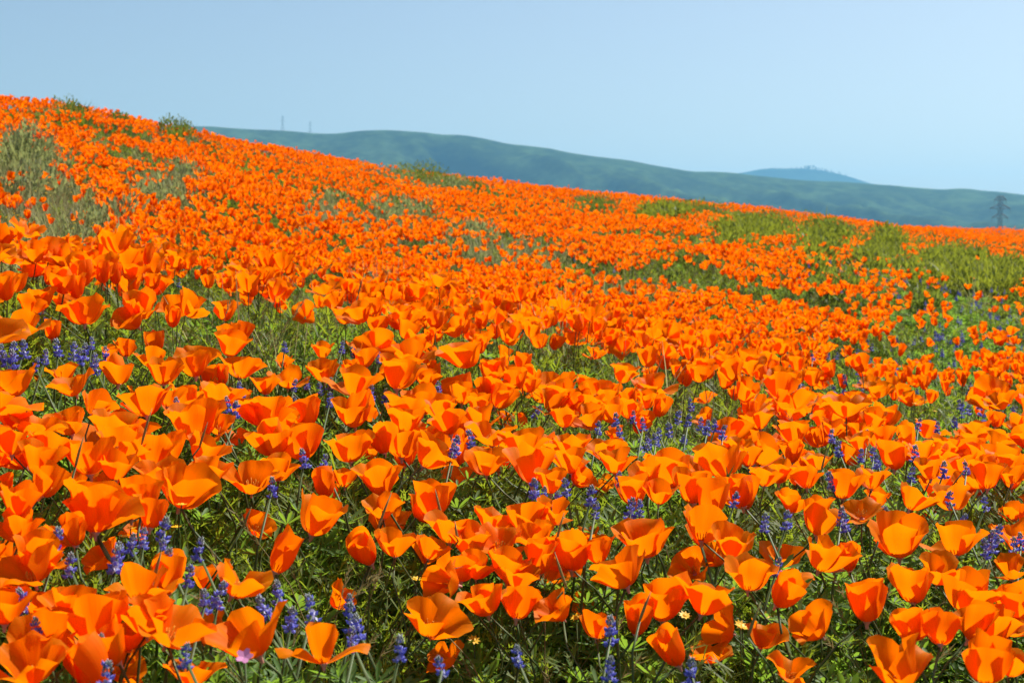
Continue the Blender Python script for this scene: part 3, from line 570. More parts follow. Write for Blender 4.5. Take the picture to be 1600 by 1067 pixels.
# ------------------------------------------------------------------ plants: building blocks
def petal(L, th, W, ruf, seed, wrap=1.35, r0=0.0035, nt=10, ns=8, edge_roll=0.0, cup=0.0):
    """One fan petal: th = outward lean (degrees) at claw, third, two thirds and rim; W = width along the fan."""
    rd = random.Random(seed); p1, p2, p3 = (rd.random()*6.28 for _ in range(3)); sk = rd.uniform(-.12, .12)
    ps = np.linspace(0, 1.05, 43); lean = np.radians(np.interp(ps, [0, .33, .66, 1.0], th))
    rr = r0+np.concatenate([[0], np.cumsum(np.sin(lean[1:]))])*L*(ps[1]-ps[0]); hh = np.concatenate([[0], np.cumsum(np.cos(lean[1:]))])*L*(ps[1]-ps[0])
    vs = []; uv = []
    for i in range(ns+1):
        s = i/ns
        for j in range(nt+1):
            t = -1+2*j/nt
            e = 1-.20*abs(t)**2.6+(.030*math.sin(4*t+p1)+.020*math.sin(7*t+p2)+.005*math.sin(15*t+p3))*ruf+sk*t
            q = min(1.05, max(0, s*e))
            r = np.interp(q, ps, rr); h = np.interp(q, ps, hh)
            w = W*(0.12+.88*min(1, q*1.12)**.8)
            a = min(wrap, w/2/max(r, 1e-4))
            ph = t*a
            nrm = ruf*1.3*q*q*(.0030*math.sin(3.2*t+p2)+.0016*math.sin(7.5*t+p3)+.0006*math.sin(12*t+p1))*L/.045
            ln = np.interp(q, ps, lean); r2 = r+nrm*math.cos(ln)-cup*t*t*q; h2 = h-nrm*math.sin(ln)+cup*.6*t*t*q
            # the fan spreads wider than the cone where the petal leans out
            ext = max(0, w/2-abs(r*a))*np.sign(t)*abs(t)
            x = r2*math.cos(ph)-ext*math.sin(ph)*.5; y = r2*math.sin(ph)+ext*math.cos(ph)*.6
            vs.append((x, y, h2)); uv.append((j/nt, s))
    n = nt+1
    fs = [(i*n+j, (i+1)*n+j, (i+1)*n+j+1, i*n+j+1) for i in range(ns) for j in range(nt)]
    return vs, fs, uv
# shape code -> (length, lean profile outer pair, lean profile inner pair, width, ruffle)
SHAPES = {
 'C': (.046, (78, 26, 6, 16), (74, 22, 4, 8), .060, .8),
 'T': (.047, (72, 32, 27, 46), (68, 28, 22, 34), .064, 1.2),
 'U': (.050, (80, 34, 14, 58), (76, 30, 12, 34), .066, 1.1),
 'W': (.047, (80, 56, 52, 84), (74, 42, 38, 60), .066, 1.5),
 'S': (.045, (78, 44, 34, 56), (74, 34, 26, 36), .064, 1.4),
 'X': (.052, (78, 56, 64, 112), (66, 26, 16, 22), .060, 1.2),
 'N': (.045, (60, 14, 3, 6), (56, 10, 0, 0), .050, .6),
 'B': (.045, (62, 24, 2, -18), (58, 18, -2, -16), .056, .4)}
BH = dict(C=.040, T=.036, U=.036, W=.024, S=.030, X=.03, N=.042, B=.041)     # how high the bloom stands above its rim
PETALS = {}
for ci, (c, (L, to, ti, W, ruf)) in enumerate(SHAPES.items()):
    for k in range(5):
        for io, th in (('o', to), ('i', ti)):
            rd = random.Random(ci*100+k*7+(io == 'i')*3)
            thj = [t+rd.uniform(-7, 7)*(0.4 if n == 0 else 1)*(1.6 if n == 3 else 1) for n, t in enumerate(th)]
            mb = MB(); mb.add(*petal(L*rd.uniform(.93, 1.05), thj, W*rd.uniform(.92, 1.08), ruf, rd.random(), r0=.0040 if io == 'o' else .0030)[:2], 0,
                              None) if False else None
            v, f, uv = petal(L*rd.uniform(.93, 1.05), thj, W*rd.uniform(.92, 1.08), ruf, rd.random(), r0=.0040 if io == 'o' else .0030)
            mb = MB(); mb.add(v, f, 0, uv)
            PETALS.setdefault((c, io), []).append((mb, mb.mesh('petal_'+c+io, [M_petal])))
def rim_mb():
    mb = MB(); n = 10
    prof = [(.0014, -.008), (.0024, -.003), (.0044, -.0004), (.0046, .0006), (.0030, .0008), (.0022, .004)]
    vs = [(r*math.cos(2*PI*j/n), r*math.sin(2*PI*j/n), z) for r, z in prof for j in range(n)]
    mb.add(vs, [(i*n+j, i*n+(j+1) % n, (i+1)*n+(j+1) % n, (i+1)*n+j) for i in range(len(prof)-1) for j in range(n)], 0)
    return mb
def stamen_mb():
    mb = MB(); rd = random.Random(8)
    for k in range(14):
        a = k*2.4; q = .0015+.002*rd.random(); h = .010+.006*rd.random(); lean = .12+.25*rd.random()
        p0 = Vector((math.cos(a)*q, math.sin(a)*q, .001)); p1 = p0+Vector((math.cos(a)*lean*h, math.sin(a)*lean*h, h*.5)); p2 = p0+Vector((math.cos(a)*lean*h*1.4, math.sin(a)*lean*h*1.4, h))
        tube(mb, [p0, p1, p2], [.0004, .0008, .0007], 3)
    return mb
RIM, STAM = rim_mb(), stamen_mb()
RIM_ME = RIM.mesh('rim', [M_rim]); STAM_ME = STAM.mesh('stamens', [M_stamen])

def lathe_floret(mb, c, az, up, s, m_banner, m_keel):
    """One pea flower: a raised folded banner and a beak-like keel in front of it."""
    d = Vector((math.cos(az), math.sin(az), 0)); sd = Vector((-d.y, d.x, 0)); z = Vector((0, 0, 1))
    d2 = (d*math.cos(up)+z*math.sin(up)); n2 = (z*math.cos(up)-d*math.sin(up))
    c = Vector(c)
    k = [c, c+d2*s*.5+sd*s*.30+n2*s*.1, c+d2*s*1.0+n2*s*.12, c+d2*s*.5-sd*s*.30+n2*s*.1, c+d2*s*.55-n2*s*.26, c+d2*s*.5+n2*s*.30]
    mb.add(k, [(0, 1, 5), (1, 2, 5), (2, 3, 5), (3, 0, 5), (0, 4, 1), (1, 4, 2), (2, 4, 3), (3, 4, 0)], m_keel)
    b = c+d2*s*.12
    w = [b, b+n2*s*.45+sd*s*.42+d2*s*.10, b+n2*s*.80+sd*s*.16, b+n2*s*.80-sd*s*.16, b+n2*s*.45-sd*s*.42+d2*s*.10, b+n2*s*.42-d2*s*.12]
    mb.add(w, [(0, 1, 5), (1, 2, 5), (2, 3, 5), (3, 4, 5), (4, 0, 5)], m_banner)
def spike_mbs(seed, L=.0205):
    rd = random.Random(seed); fl, bd, tip = MB(), MB(), MB()
    rows = rd.choice((3, 4, 4))
    for i in range(rows):
        f = i/(rows-1); z = -L*.45+L*f*.95; n = 6 if i < rows-1 else 4
        for j in range(n):
            z = z+rd.uniform(-.0018, .0018)
            if rd.random() < .14: continue
            az = 2*PI*(j+.5*(i % 2))/n+rd.uniform(-.3, .3); s = .0084*(1-.30*f)*rd.uniform(.8, 1.15); q = .0022
            tmp = MB(); lathe_floret(tmp, (math.cos(az)*q, math.sin(az)*q, z), az, .35+.5*f+rd.uniform(-.15, .15), s, 1, 0)
            white = rd.random() < (.5+.5*f)
            for fc, m in zip(tmp.f, tmp.m):
                tgt = bd if (m == 1 and white) else fl
                tgt.add([tmp.v[q_] for q_ in fc], [tuple(range(len(fc)))], 0)
    for k in range(16):
        a = k*2.4; h = L*.42+.008*k/16; q = .0032*(1-k/18)
        p = Vector((math.cos(a)*q, math.sin(a)*q, h)); dr = Vector((math.cos(a)*.5, math.sin(a)*.5, 1)).normalized()
        tube(tip, [p, p+dr*.002, p+dr*.0042], [.0006, .0012, .0003], 4)
    return fl, bd, tip
def palmate_mb(seed, size=.026, n=7):
    """A lupine leaf: seven narrow folded leaflets fanned from one point."""
    rd = random.Random(seed); mb = MB()
    for k in range(n):
        a = (k-(n-1)/2)*2*PI/n*.93; L = size*rd.uniform(.8, 1.1)*(1-.12*abs(k-(n-1)/2)/3); w = L*.22; up = rd.uniform(.35, .75)
        d = Vector((math.cos(a)*math.cos(up), math.sin(a)*math.cos(up), math.sin(up))); sd = Vector((-math.sin(a), math.cos(a), 0)); n2 = sd.cross(d)*-1
        c0, c1, c2, c3 = Vector((0, 0, 0)), d*L*.4-n2*w*.15, d*L*.75-n2*w*.12, d*L
        e1, e2 = sd*w*.40, sd*w*.5; lift = n2*w*.22
        mb.add([c0, c1, c2, c3, c1+e1+lift, c2+e2+lift, c1-e1+lift, c2-e2+lift],
               [(0, 4, 1), (1, 4, 5, 2), (2, 5, 3), (0, 1, 6), (1, 2, 7, 6), (2, 3, 7)], 0)
    return mb
def lupine_plant_mb(seed, h=.14, leaves=15, r=.06):
    """A low leafy lupine clump, leaves held up on thin stalks."""
    rd = random.Random(seed); mb = MB()
    for k in range(leaves):
        a = rd.random()*2*PI; q = r*rd.random()**.6; z = h*(.45+.55*rd.random())*(1-.35*q/r)
        p = Vector((math.cos(a)*q, math.sin(a)*q, z)); b = p*.25; b.z = 0
        tube(mb, [b, (b+p)/2+Vector((0, 0, z*.12)), p], [.0011, .0009, .0007], 3, 0, False)
        rot = Euler((rd.uniform(-.5, .5), rd.uniform(-.5, .5), rd.random()*6.28)).to_matrix().to_4x4()
        mb.merge(palmate_mb(seed*31+k, .024*rd.uniform(.75, 1.25)), Matrix.Translation(p) @ rot)
    return mb
def feather_mb(seed, h=.16, n=12, r=.055):
    """Finely cut poppy foliage: arching stalks, each with forked thin lobes to all sides."""
    rd = random.Random(seed); mb = MB()
    for k in range(n):
        az = rd.random()*2*PI; L = h*rd.uniform(.6, 1.1); tilt = rd.uniform(.08, .75)
        b = Vector((math.cos(az)*r*.2*rd.random(), math.sin(az)*r*.2*rd.random(), 0)); d = Vector((math.cos(az), math.sin(az), 0))
        pts = []; p = b.copy(); ang = tilt*.5
        for i in range(6):
            pts.append(p.copy()); p = p+(d*math.sin(ang)+Vector((0, 0, math.cos(ang))))*L/5; ang += tilt*.28
        tube(mb, pts[::2]+[pts[-1]], [.0011, .0009, .0007, .0004], 3, 0, False)
        for i in range(1, 6):
            for rep in range(6 if i > 1 else 2):
                q = pts[i].lerp(pts[i-1], rd.random()*.8); a2 = rd.random()*2*PI; up = rd.uniform(-.1, .9); ll = L*rd.uniform(.07, .15)
                dd = Vector((math.cos(a2)*math.cos(up), math.sin(a2)*math.cos(up), math.sin(up)+.2)); s2 = Vector((-math.sin(a2), math.cos(a2), 0))
                e = q+dd*ll; w = .0015
                mb.add([q-s2*w*.5, q+s2*w*.5, e+s2*w, e-s2*w], [(0, 1, 2, 3)], 0)
                for fk in (-1, 0, 1):
                    t = e+(dd+s2*fk*.65+Vector((0, 0, .15*rd.random()))).normalized()*ll*rd.uniform(.5, .8)
                    mb.add([e-s2*w*.8, e+s2*w*.8, t], [(0, 1, 2)], 0)
    return mb
def tuft_mb(seed, n=22, h=.2, r=.035, w=.0034, bend=(.2, 1.3), tilt=(.02, .4)):
    rd = random.Random(seed); mb = MB()
    for k in range(n):
        a = rd.random()*2*PI; q = r*rd.random()
        blade(mb, (math.cos(a)*q, math.sin(a)*q, 0), a+rd.uniform(-.8, .8), h*rd.uniform(.5, 1.1), w*rd.uniform(.6, 1.3), rd.uniform(*bend), rd.uniform(*tilt), 4)
    return mb
def seedgrass_mb(seed, n=8, h=.25, r=.04):
    """Stalks of bleached grass with drooping bristly heads."""
    rd = random.Random(seed); mb = MB()
    for k in range(n):
        a = rd.random()*2*PI; q = r*rd.random(); d = Vector((math.cos(a), math.sin(a), 0)); H = h*rd.uniform(.6, 1.1)
        pts = []; p = Vector((math.cos(a)*q, math.sin(a)*q, 0)); ang = rd.uniform(.02, .2)
        for i in range(6):
            pts.append(p.copy()); p = p+(d*math.sin(ang)+Vector((0, 0, math.cos(ang))))*H/5; ang += .05+.07*i
        tube(mb, pts, [.0009]*4+[.0007, .0005], 3, 0, False)
        hd = (pts[-1]-pts[-2]).normalized(); hl = .035*rd.uniform(.7, 1.2); c = pts[-1]
        for s in range(12):
            t = s/11; o = c+hd*hl*t; a2 = s*2.4; sdv = hd.cross(Vector((math.cos(a2), math.sin(a2), .3))).normalized()
            e = o+(hd*.8+sdv*.45).normalized()*.016*rd.uniform(.7, 1.2); wv = hd.cross(sdv)*.0011
            mb.add([o-wv, o+wv, e], [(0, 1, 2)], 0)
    for k in range(6):
        a = rd.random()*2*PI; blade(mb, (0, 0, 0), a, h*rd.uniform(.3, .6), .0035, rd.uniform(.8, 1.8), .3, 3)
    return mb
def bush_mb(seed, h=.2, r=.13, n=120, leaf=.022, up=.5):
    rd = random.Random(seed); mb = MB(); lob = [(rd.uniform(-.5, .5)*r, rd.uniform(-.5, .5)*r, rd.uniform(.7, 1.05)*h, rd.uniform(.45, .7)*r) for _ in range(6)]
    for k in range(n):
        cx, cy_, hh, rr = lob[rd.randrange(6)]; a = rd.random()*2*PI; el = math.asin(rd.random()**.8); q = rd.uniform(.75, 1.05)
        d = Vector((math.cos(a)*math.cos(el), math.sin(a)*math.cos(el), math.sin(el)))
        p = Vector((cx+d.x*rr*q, cy_+d.y*rr*q, max(.01, hh*(.35+.65*d.z*q))))
        t = (d+Vector((rd.uniform(-.7, .7), rd.uniform(-.7, .7), up+rd.uniform(-.4, .6)))).normalized(); s2 = t.cross(Vector((rd.uniform(-1, 1), rd.uniform(-1, 1), rd.uniform(-.3, 1)))).normalized()
        L = leaf*rd.uniform(.6, 1.4); w = L*.24; nn = t.cross(s2)*w*.4
        mb.add([p, p+t*L*.5+s2*w+nn, p+t*L, p+t*L*.5-s2*w+nn], [(0, 1, 2), (0, 2, 3)], 0)
    for k in range(10):
        cx, cy_, hh, rr = lob[k % 6]; tube(mb, [(cx*.2, cy_*.2, 0), (cx*.7, cy_*.7, hh*.5), (cx+rd.uniform(-.4, .4)*rr, cy_+rd.uniform(-.4, .4)*rr, hh*.9)], [.002, .0015, .001], 3, 0, False)
    return mb
def flower_mb(seed, shape, hgt=.27, lowpoly=False):
    """A whole poppy standing on its stem (used for the mass of the field)."""
    rd = random.Random(seed); mb = MB(); lean = rd.random()*2*PI; off = rd.uniform(.0, .035)
    top = Vector((math.cos(lean)*off, math.sin(lean)*off, hgt-BH[shape]*.5))
    tube(mb, [(0, 0, 0), (top.x*.2, top.y*.2, top.z*.5), tuple(top)], [.0016, .0013, .0012], 3, 1, False)
    big = {'S': .9, 'W': .5}.get(shape, .36)
    R_ = Euler((rd.uniform(-big, big), rd.uniform(-big, big), rd.random()*6.28)).to_matrix().to_4x4(); T = Matrix.Translation(top)
    for k in range(4):
        io = 'o' if k % 2 == 0 else 'i'; src = PETALS[(shape, io)][rd.randrange(5)][0]
        if rd.random() < .2 and shape in 'CTU': src = PETALS[(rd.choice('TUW'), io)][rd.randrange(5)][0]
        mb.merge(src, T @ R_ @ Euler((rd.uniform(-.15, .15), rd.uniform(-.2, .2), k*PI/2+rd.uniform(-.2, .2))).to_matrix().to_4x4(), 0)
    return mb

# ------------------------------------------------------------------ instanced masses (things nobody could count)
def variants(name, meshes):
    c = bpy.data.collections.new(name)
    for i, me in enumerate(meshes):
        o = bpy.data.objects.new('%s_%02d' % (name, i), me); c.objects.link(o)
    return c
def scatter(name, label, pts, rots, scls, ids, coll):
    me = bpy.data.meshes.new(name); n = len(pts)
    me.vertices.add(n); me.vertices.foreach_set('co', np.asarray(pts, np.float32).ravel())
    for nm, ty, key, arr in (('rot', 'FLOAT_VECTOR', 'vector', rots), ('scl', 'FLOAT_VECTOR', 'vector', scls), ('idx', 'INT', 'value', ids)):
        at = me.attributes.new(nm, ty, 'POINT')
        at.data.foreach_set(key, np.asarray(arr, np.int32 if ty == 'INT' else np.float32).ravel())
    me.update(); o = link(name, me)
    g = bpy.data.node_groups.new(name, 'GeometryNodeTree')
    g.interface.new_socket('Geometry', in_out='INPUT', socket_type='NodeSocketGeometry')
    g.interface.new_socket('Geometry', in_out='OUTPUT', socket_type='NodeSocketGeometry')
    N = g.nodes; gi = N.new('NodeGroupInput'); go = N.new('NodeGroupOutput'); ip = N.new('GeometryNodeInstanceOnPoints'); ci = N.new('GeometryNodeCollectionInfo')
    ci.inputs['Collection'].default_value = coll; ci.inputs['Separate Children'].default_value = True; ci.inputs['Reset Children'].default_value = True
    def na(nm, ty):
        a = N.new('GeometryNodeInputNamedAttribute'); a.data_type = ty; a.inputs['Name'].default_value = nm; return a.outputs['Attribute']
    er = N.new('FunctionNodeEulerToRotation')
    g.links.new(gi.outputs[0], ip.inputs['Points']); g.links.new(ci.outputs[0], ip.inputs['Instance'])
    ip.inputs['Pick Instance'].default_value = True
    g.links.new(na('idx', 'INT'), ip.inputs['Instance Index'])
    g.links.new(na('rot', 'FLOAT_VECTOR'), er.inputs[0]); g.links.new(er.outputs[0], ip.inputs['Rotation'])
    g.links.new(na('scl', 'FLOAT_VECTOR'), ip.inputs['Scale'])
    g.links.new(ip.outputs[0], go.inputs[0])
    md = o.modifiers.new('scatter', 'NODES'); md.node_group = g
    tag(o, label, kind='stuff'); return o

# ---- where things grow
def bands(bs, xpad=.55, k=.46, ymin=.8, ymax=44):
    """Jittered grid over the part of the slope around the view, coarser with distance."""
    X, Y = [], []
    for r0, r1, c in bs:
        xs = np.arange(-k*r1-xpad, k*r1+xpad, c); ys = np.arange(max(ymin, r0), r1, c)
        a, b = np.meshgrid(xs, ys); a = a+rng.uniform(-.5, .5, a.shape)*c; b = b+rng.uniform(-.5, .5, b.shape)*c
        s = np.abs(a) < k*b+xpad; X.append(a[s]); Y.append(b[s])
    return np.concatenate(X), np.concatenate(Y)
KINDS = 'Ldgwbyk'
def patch_at(x, y):
    """Strength (0..1) of each kind of patch at ground points; edges frayed by noise."""
    res = {k: np.zeros(len(x)) for k in KINDS}
    fr = .75*(vnoise(x, y, .11, 3)-.5)+.55*(vnoise(x, y, .3, 5)-.5)
    for k, cx, cy_, ax, ay, bx, by in PATCHES:
        det = ax*by-ay*bx
        if abs(det) < 1e-5: continue
        dx, dy = x-cx, y-cy_; u = (dx*by-dy*bx)/det; v = (dy*ax-dx*ay)/det
        q = np.sqrt(u*u+v*v)+fr*.8
        res[k] = np.maximum(res[k], np.clip(((1.14 if k == 'w' else 1.22)-q)/.25, 0, 1))
    return res
def euler_rows(n, tilt=.12):
    return np.stack([rng.normal(0, tilt, n), rng.normal(0, tilt, n), rng.uniform(0, 2*PI, n)], -1)

# ---- poppies of the field: positions first
px_, py_ = bands([(0, 4.5, .072), (4.5, 8, .060), (8, 13, .064), (13, 20, .080), (20, 44, .12)])
pt = patch_at(px_, py_)
drift = vnoise(px_+.5*py_, py_*.45, .42, 1)*.55+vnoise(px_, py_*.6, .16, 2)*.30+vnoise(px_+.4*py_, py_*.3, 1.3, 6)*.25
dens = np.clip((drift-.36)/.14, 0, 1)*.86+.10
# farther up the slope the drifts are broad and close set, broken by strips of green along the contour
far_k = _smooth(3.8, 6.5, py_)
strip = vnoise(px_*.42+.25*py_, py_*.75, .62, 21)*.6+vnoise(px_*.6, py_, .27, 22)*.25+vnoise(px_, py_, .11, 23)*.15
dens = dens*(1-far_k)+far_k*(np.clip((strip-.262)/.08, 0, 1)*.96+.03)
dens *= 1-.16*_smooth(1.9, 2.2, py_)*(1-_smooth(3.0, 3.8, py_))
keep = {'L': .05, 'd': .10, 'g': .13, 'w': .0, 'b': .07, 'y': .40, 'k': .0}
for k in KINDS: dens *= 1-(1-keep[k])*pt[k]
BL = np.array([b[:4] for b in BLOOMS])
u_ = px_/py_
front = (py_ < 1.95) & (np.abs(u_) < .375)
near_l = front & (u_ < -.2)
dens[front] *= np.clip((py_[front]-1.45)/.45, 0, 1)*.85
dens[near_l] = np.maximum(dens[near_l], .16)
sel = rng.random(len(px_)) < dens
X, Y = px_[sel], py_[sel]
# keep clear of the blooms that are set one by one
d2 = ((X[:, None]-BL[None, :, 0])**2+((Y[:, None]-BL[None, :, 1])*.75)**2)
ok = d2.min(1) > .030**2
X, Y = X[ok], Y[ok]
# lupines keep a little room in front of them
LU = np.array(LUPINES)
dx_ = np.abs(X[:, None]-LU[None, :, 0]); dy_ = LU[None, :, 1]-Y[:, None]
hide = ((dx_ < .045) & (dy_ > -.03) & (dy_ < .20)).any(1)
ok = ~hide | (rng.random(len(X)) < .12)
X, Y = X[ok], Y[ok]
# no poppies inside the tussocks, few right in front of them
ok = np.ones(len(X), bool)
for _, tx_, ty_, tw_, th_ in TUSSOCKS:
    q_ = ((X-tx_)/(tw_*.5))**2+((Y-ty_+tw_*.35)/(tw_*.85))**2
    ok &= (q_ > 1) | (rng.random(len(X)) < .12)
X, Y = X[ok], Y[ok]
HG = .262+rng.normal(0, .026, len(X))*(1-.35*_smooth(3, 6, Y))+.05*(vnoise(X, Y, .35, 8)-.5)
low = (Y < 1.95) & (np.abs(X/Y) < .375); HG[low] -= .035
SC = np.clip(rng.normal(.95, .19, len(X)), .5, 1.4)*(1-.43*_smooth(2.2, 5.2, Y))
shp_names = list('CTUWSNBX')
shp = rng.choice(8, len(X), p=[.21, .30, .13, .15, .07, .07, .06, .01])
gz = ground_z(X, Y)
def to_px(x, y, z):
    cp, sp = math.cos(PITCH), math.sin(PITCH); f = y*cp-z*sp
    return 800+2222.2*x/f, 533.5-2222.2*(y*sp+z*cp)/f
ppx, ppy = to_px(X, Y, gz+HG)
inframe = (ppx > 5) & (ppx < 1595) & (ppy < 1060)
order = np.argsort(np.where(inframe, Y, 1e9))
N_ONE = 300-len(BLOOMS)
single = np.zeros(len(X), bool); single[order[:N_ONE]] = True

# ---- the mass of poppies
mass = []
shape_of = []
for ci, c in enumerate(shp_names):
    for k in range(4): mass.append(flower_mb(ci*17+k, c).mesh('poppy_'+c+str(k), [M_petal, M_stem]))
pop_c = variants('poppy_variant', mass)
m_ = ~single
n = m_.sum()
sz = SC[m_]; hs = HG[m_]/.27/1.0
scl = np.stack([sz*1.12, sz*1.12, np.clip(hs, .6, 1.35)*np.where(sz > 0, 1, 1)], -1)
# stretch only a little against the bloom, so cups keep their form
scl[:, 2] = np.clip(scl[:, 2], scl[:, 0]*.8, scl[:, 0]*1.25)
far_m = Y[m_] > 5
zoff = HG[m_]-.27*scl[:, 2]
scatter('poppy_field', 'dense drifts of orange poppies covering the slope up to the skyline', np.stack([X[m_], Y[m_], gz[m_]+np.minimum(zoff, .14)], -1),
        euler_rows(n, .09), scl, shp[m_]*4+rng.integers(0, 4, n), pop_c)
print('poppy mass', n)

# ---- poppies set one by one
FORM = dict(C='upright cup-shaped', T='flared trumpet-shaped', U='deep rolled-rim', W='wide-open', S='shaded tilted', N='narrow half-closed', B='furled', X='star-shaped')
STEMS = []
for k in range(5):
    rd = random.Random(40+k); a = rd.random()*6.28; b = .05+.06*rd.random()
    mb = MB(); tube(mb, [(0, 0, 0), (math.cos(a)*b*.7, math.sin(a)*b*.7, .3), (math.cos(a+.5)*b, math.sin(a+.5)*b, .65), (math.cos(a)*b*.3, math.sin(a)*b*.3, .9), (0, 0, 1)], [.0022, .0019, .0017, .0016, .0015], 5)
    STEMS.append(mb.mesh('poppy_stem', [M_stem]))
def make_poppy(x, y, z, s, code, seed):
    """Root at the foot of the stem; the bloom sits on the stem's top and tilts there."""
    rd = random.Random(seed); c = code[0]; lean = code[1:]
    g = float(ground_z(x, y))
    tx, ty = rd.gauss(0, .12), rd.gauss(0, .10)
    if c == 'S': ty += rd.choice((-.7, .7)); tx += .35
    if c == 'W': tx += .18
    if lean == 'l': ty -= .45
    if lean == 'r': ty += .45
    if lean == 'b': tx -= .35
    q = Euler((tx, ty, 0)).to_quaternion()
    base = Vector((x, y, z))-(q @ Vector((0, 0, BH[c]*.52*s)))
    ox, oy = rd.uniform(-.03, .03)-math.sin(ty)*.03, rd.uniform(-.02, .03)
    gx_, gy_ = base.x+ox, base.y+oy; g = float(ground_z(gx_, gy_))-.01
    root = empty('poppy', (gx_, gy_, g))
    st = link('stem', STEMS[seed % 5], root)
    v = base-Vector((gx_, gy_, g)); L = v.length
    st.scale = (max(.6, s), max(.6, s), L); st.rotation_euler = v.to_track_quat('Z', 'Y').to_euler()
    spin = rd.random()*6.28
    for k in range(4):
        io = 'o' if k % 2 == 0 else 'i'
        c2 = c if rd.random() > .22 else rd.choice({'C': 'TU', 'T': 'UWS', 'U': 'TW', 'W': 'ST', 'S': 'WT', 'X': 'X', 'N': 'NB', 'B': 'N'}[c])
        p = link('petal', PETALS[(c2, io)][rd.randrange(5)][1], root)
        p.location = v; p.scale = (s*rd.uniform(.94, 1.06), s*rd.uniform(.94, 1.06), s*rd.uniform(.92, 1.05))
        qq = q @ Euler((0, 0, spin+k*PI/2+rd.uniform(-.22, .22))).to_quaternion() @ Euler((rd.gauss(0, .10), rd.gauss(0, .17), rd.uniform(-.1, .1))).to_quaternion()
        p.rotation_euler = qq.to_euler()
    for nm, me in (('rim', RIM_ME), ('stamens', STAM_ME)):
        o = link(nm, me, root); o.location = v; o.scale = (s,)*3; o.rotation_euler = q.to_euler()
        if nm == 'stamens': o['kind'] = 'stuff'
    return root
singles = []
for i, (x, y, z, s, code) in enumerate(BLOOMS): singles.append((x, y, z, s, code))
for i in order[:N_ONE]:
    singles.append((float(X[i]), float(Y[i]), float(gz[i]+HG[i]-.015), float(SC[i]), shp_names[shp[i]]))
ROWS = [(930, 'along the bottom edge'), (850, 'low in the foreground'), (760, 'in the front rows'), (680, 'just below mid-picture'), (-9e9, 'at mid-picture height')]
COLS = [(200, 'at the left edge'), (520, 'left of centre'), (800, 'just left of centre'), (1080, 'just right of centre'), (1380, 'right of centre'), (9e9, 'at the right edge')]
SPECIAL = {(670, 976): 'largest wide-open poppy with round lobes spreading above bright lupine leaves', (504, 1015): 'star-shaped poppy with one petal standing up and others curled down',
           (1405, 1043): 'big rolled-rim poppy cut off by the bottom edge, right of centre', (1527, 970): 'furled pointed poppy leaning right on a curved stem', (1355, 937): 'tall solitary cup-shaped poppy among dark leaves, beside two joined cups',
           (1272, 980): 'broad shaded poppy tilted sideways over a dark gap in the leaves', (447, 862): 'narrow twisted poppy alone on the grassy gap left of centre', (617, 851): 'small flared poppy alone above the grassy gap',
           (1387, 648): 'single cup-shaped poppy leaning right in front of the dark green gap', (752, 628): 'small neat cup on a straight stem below the crowded centre', (697, 912): 'dark tilted poppy under the big central cluster',
           (968, 890): 'tall flared poppy leaning left on a long dark stem near the centre', (1033, 940): 'smooth bell-shaped poppy on a straight stem, right of the leaning one', (270, 988): 'huge blurred wide-open poppy tilted right at bottom left',
           (1290, 868): 'deep goblet poppy with bright inner wall, in front of lupine leaves', (1229, 922): 'narrow poppy on a thin stem left of the solitary cup', (1105, 934): 'pale flared poppy with petals pulled right, above a dark gap'}
made = []
for i, s_ in enumerate(singles):
    r = make_poppy(*s_, 1000+i); pxx, pyy = to_px(*s_[:3]); made.append((r, s_[4][0], float(pxx), float(pyy)))
bins = {}
for r, c, a, b in made:
    sp_ = next((t for (qx, qy), t in SPECIAL.items() if abs(qx-a) < 3 and abs(qy-b) < 3), None)
    r['group'] = 'orange poppies in the front of the field'; r['category'] = 'poppy'
    if sp_: r['label'] = sp_; continue
    rw = next(t for y0, t in ROWS if b > y0); cl = next(t for x1, t in COLS if a < x1)
    bins.setdefault((c, rw, cl), []).append((a, r))
for (c, rw, cl), l in bins.items():
    l.sort(key=lambda t: t[0])
    for k, (a, r) in enumerate(l):
        r['label'] = ('only %s poppy %s, %s' % (FORM[c], rw, cl)) if len(l) == 1 else '%s from left of the %s poppies %s, %s' % (ORD[k], FORM[c], rw, cl)

# ---- foliage under the flowers
fx, fy = bands([(0, 2.6, .066), (2.6, 6, .10), (6, 14, .15), (14, 40, .26)])
fp = patch_at(fx, fy); gzf = ground_z(fx, fy)
green_tall = 1-np.maximum.reduce([fp['g'], fp['b'], fp['w']])*.8
n = len(fx)
# feathery poppy leaves
s = rng.random(n) < .78*green_tall*(1-.5*fp['L'])*(1-.45*fp['d'])
feat = variants('poppy_leaf_variant', [feather_mb(k).mesh('poppy_leaves', [M_feather]) for k in range(6)])
k = s.sum(); sc = rng.uniform(.8, 1.3, k)*np.where(fy[s] < 2.0, .95, 1.12)
scatter('poppy_foliage', 'feathery green poppy leaves filling the space under the blooms', np.stack([fx[s], fy[s], gzf[s]-.01], -1), euler_rows(k, .1),
        np.stack([sc*1.15, sc*1.15, sc], -1), rng.integers(0, 6, k), feat)
# green grass
s = rng.random(n) < (.26+.35*fp['d']+.1*fp['y'])*green_tall*(1-.7*fp['L'])*(1-.6*fp['k'])
gr = variants('grass_variant', [tuft_mb(k+50).mesh('grass_tuft', [M_grass]) for k in range(7)])
k = s.sum(); sc = rng.uniform(.7, 1.2, k)
scatter('meadow_grass', 'thin green grass blades growing between the poppies', np.stack([fx[s], fy[s], gzf[s]-.01], -1), euler_rows(k, .1), np.stack([sc, sc, sc], -1), rng.integers(0, 7, k), gr)
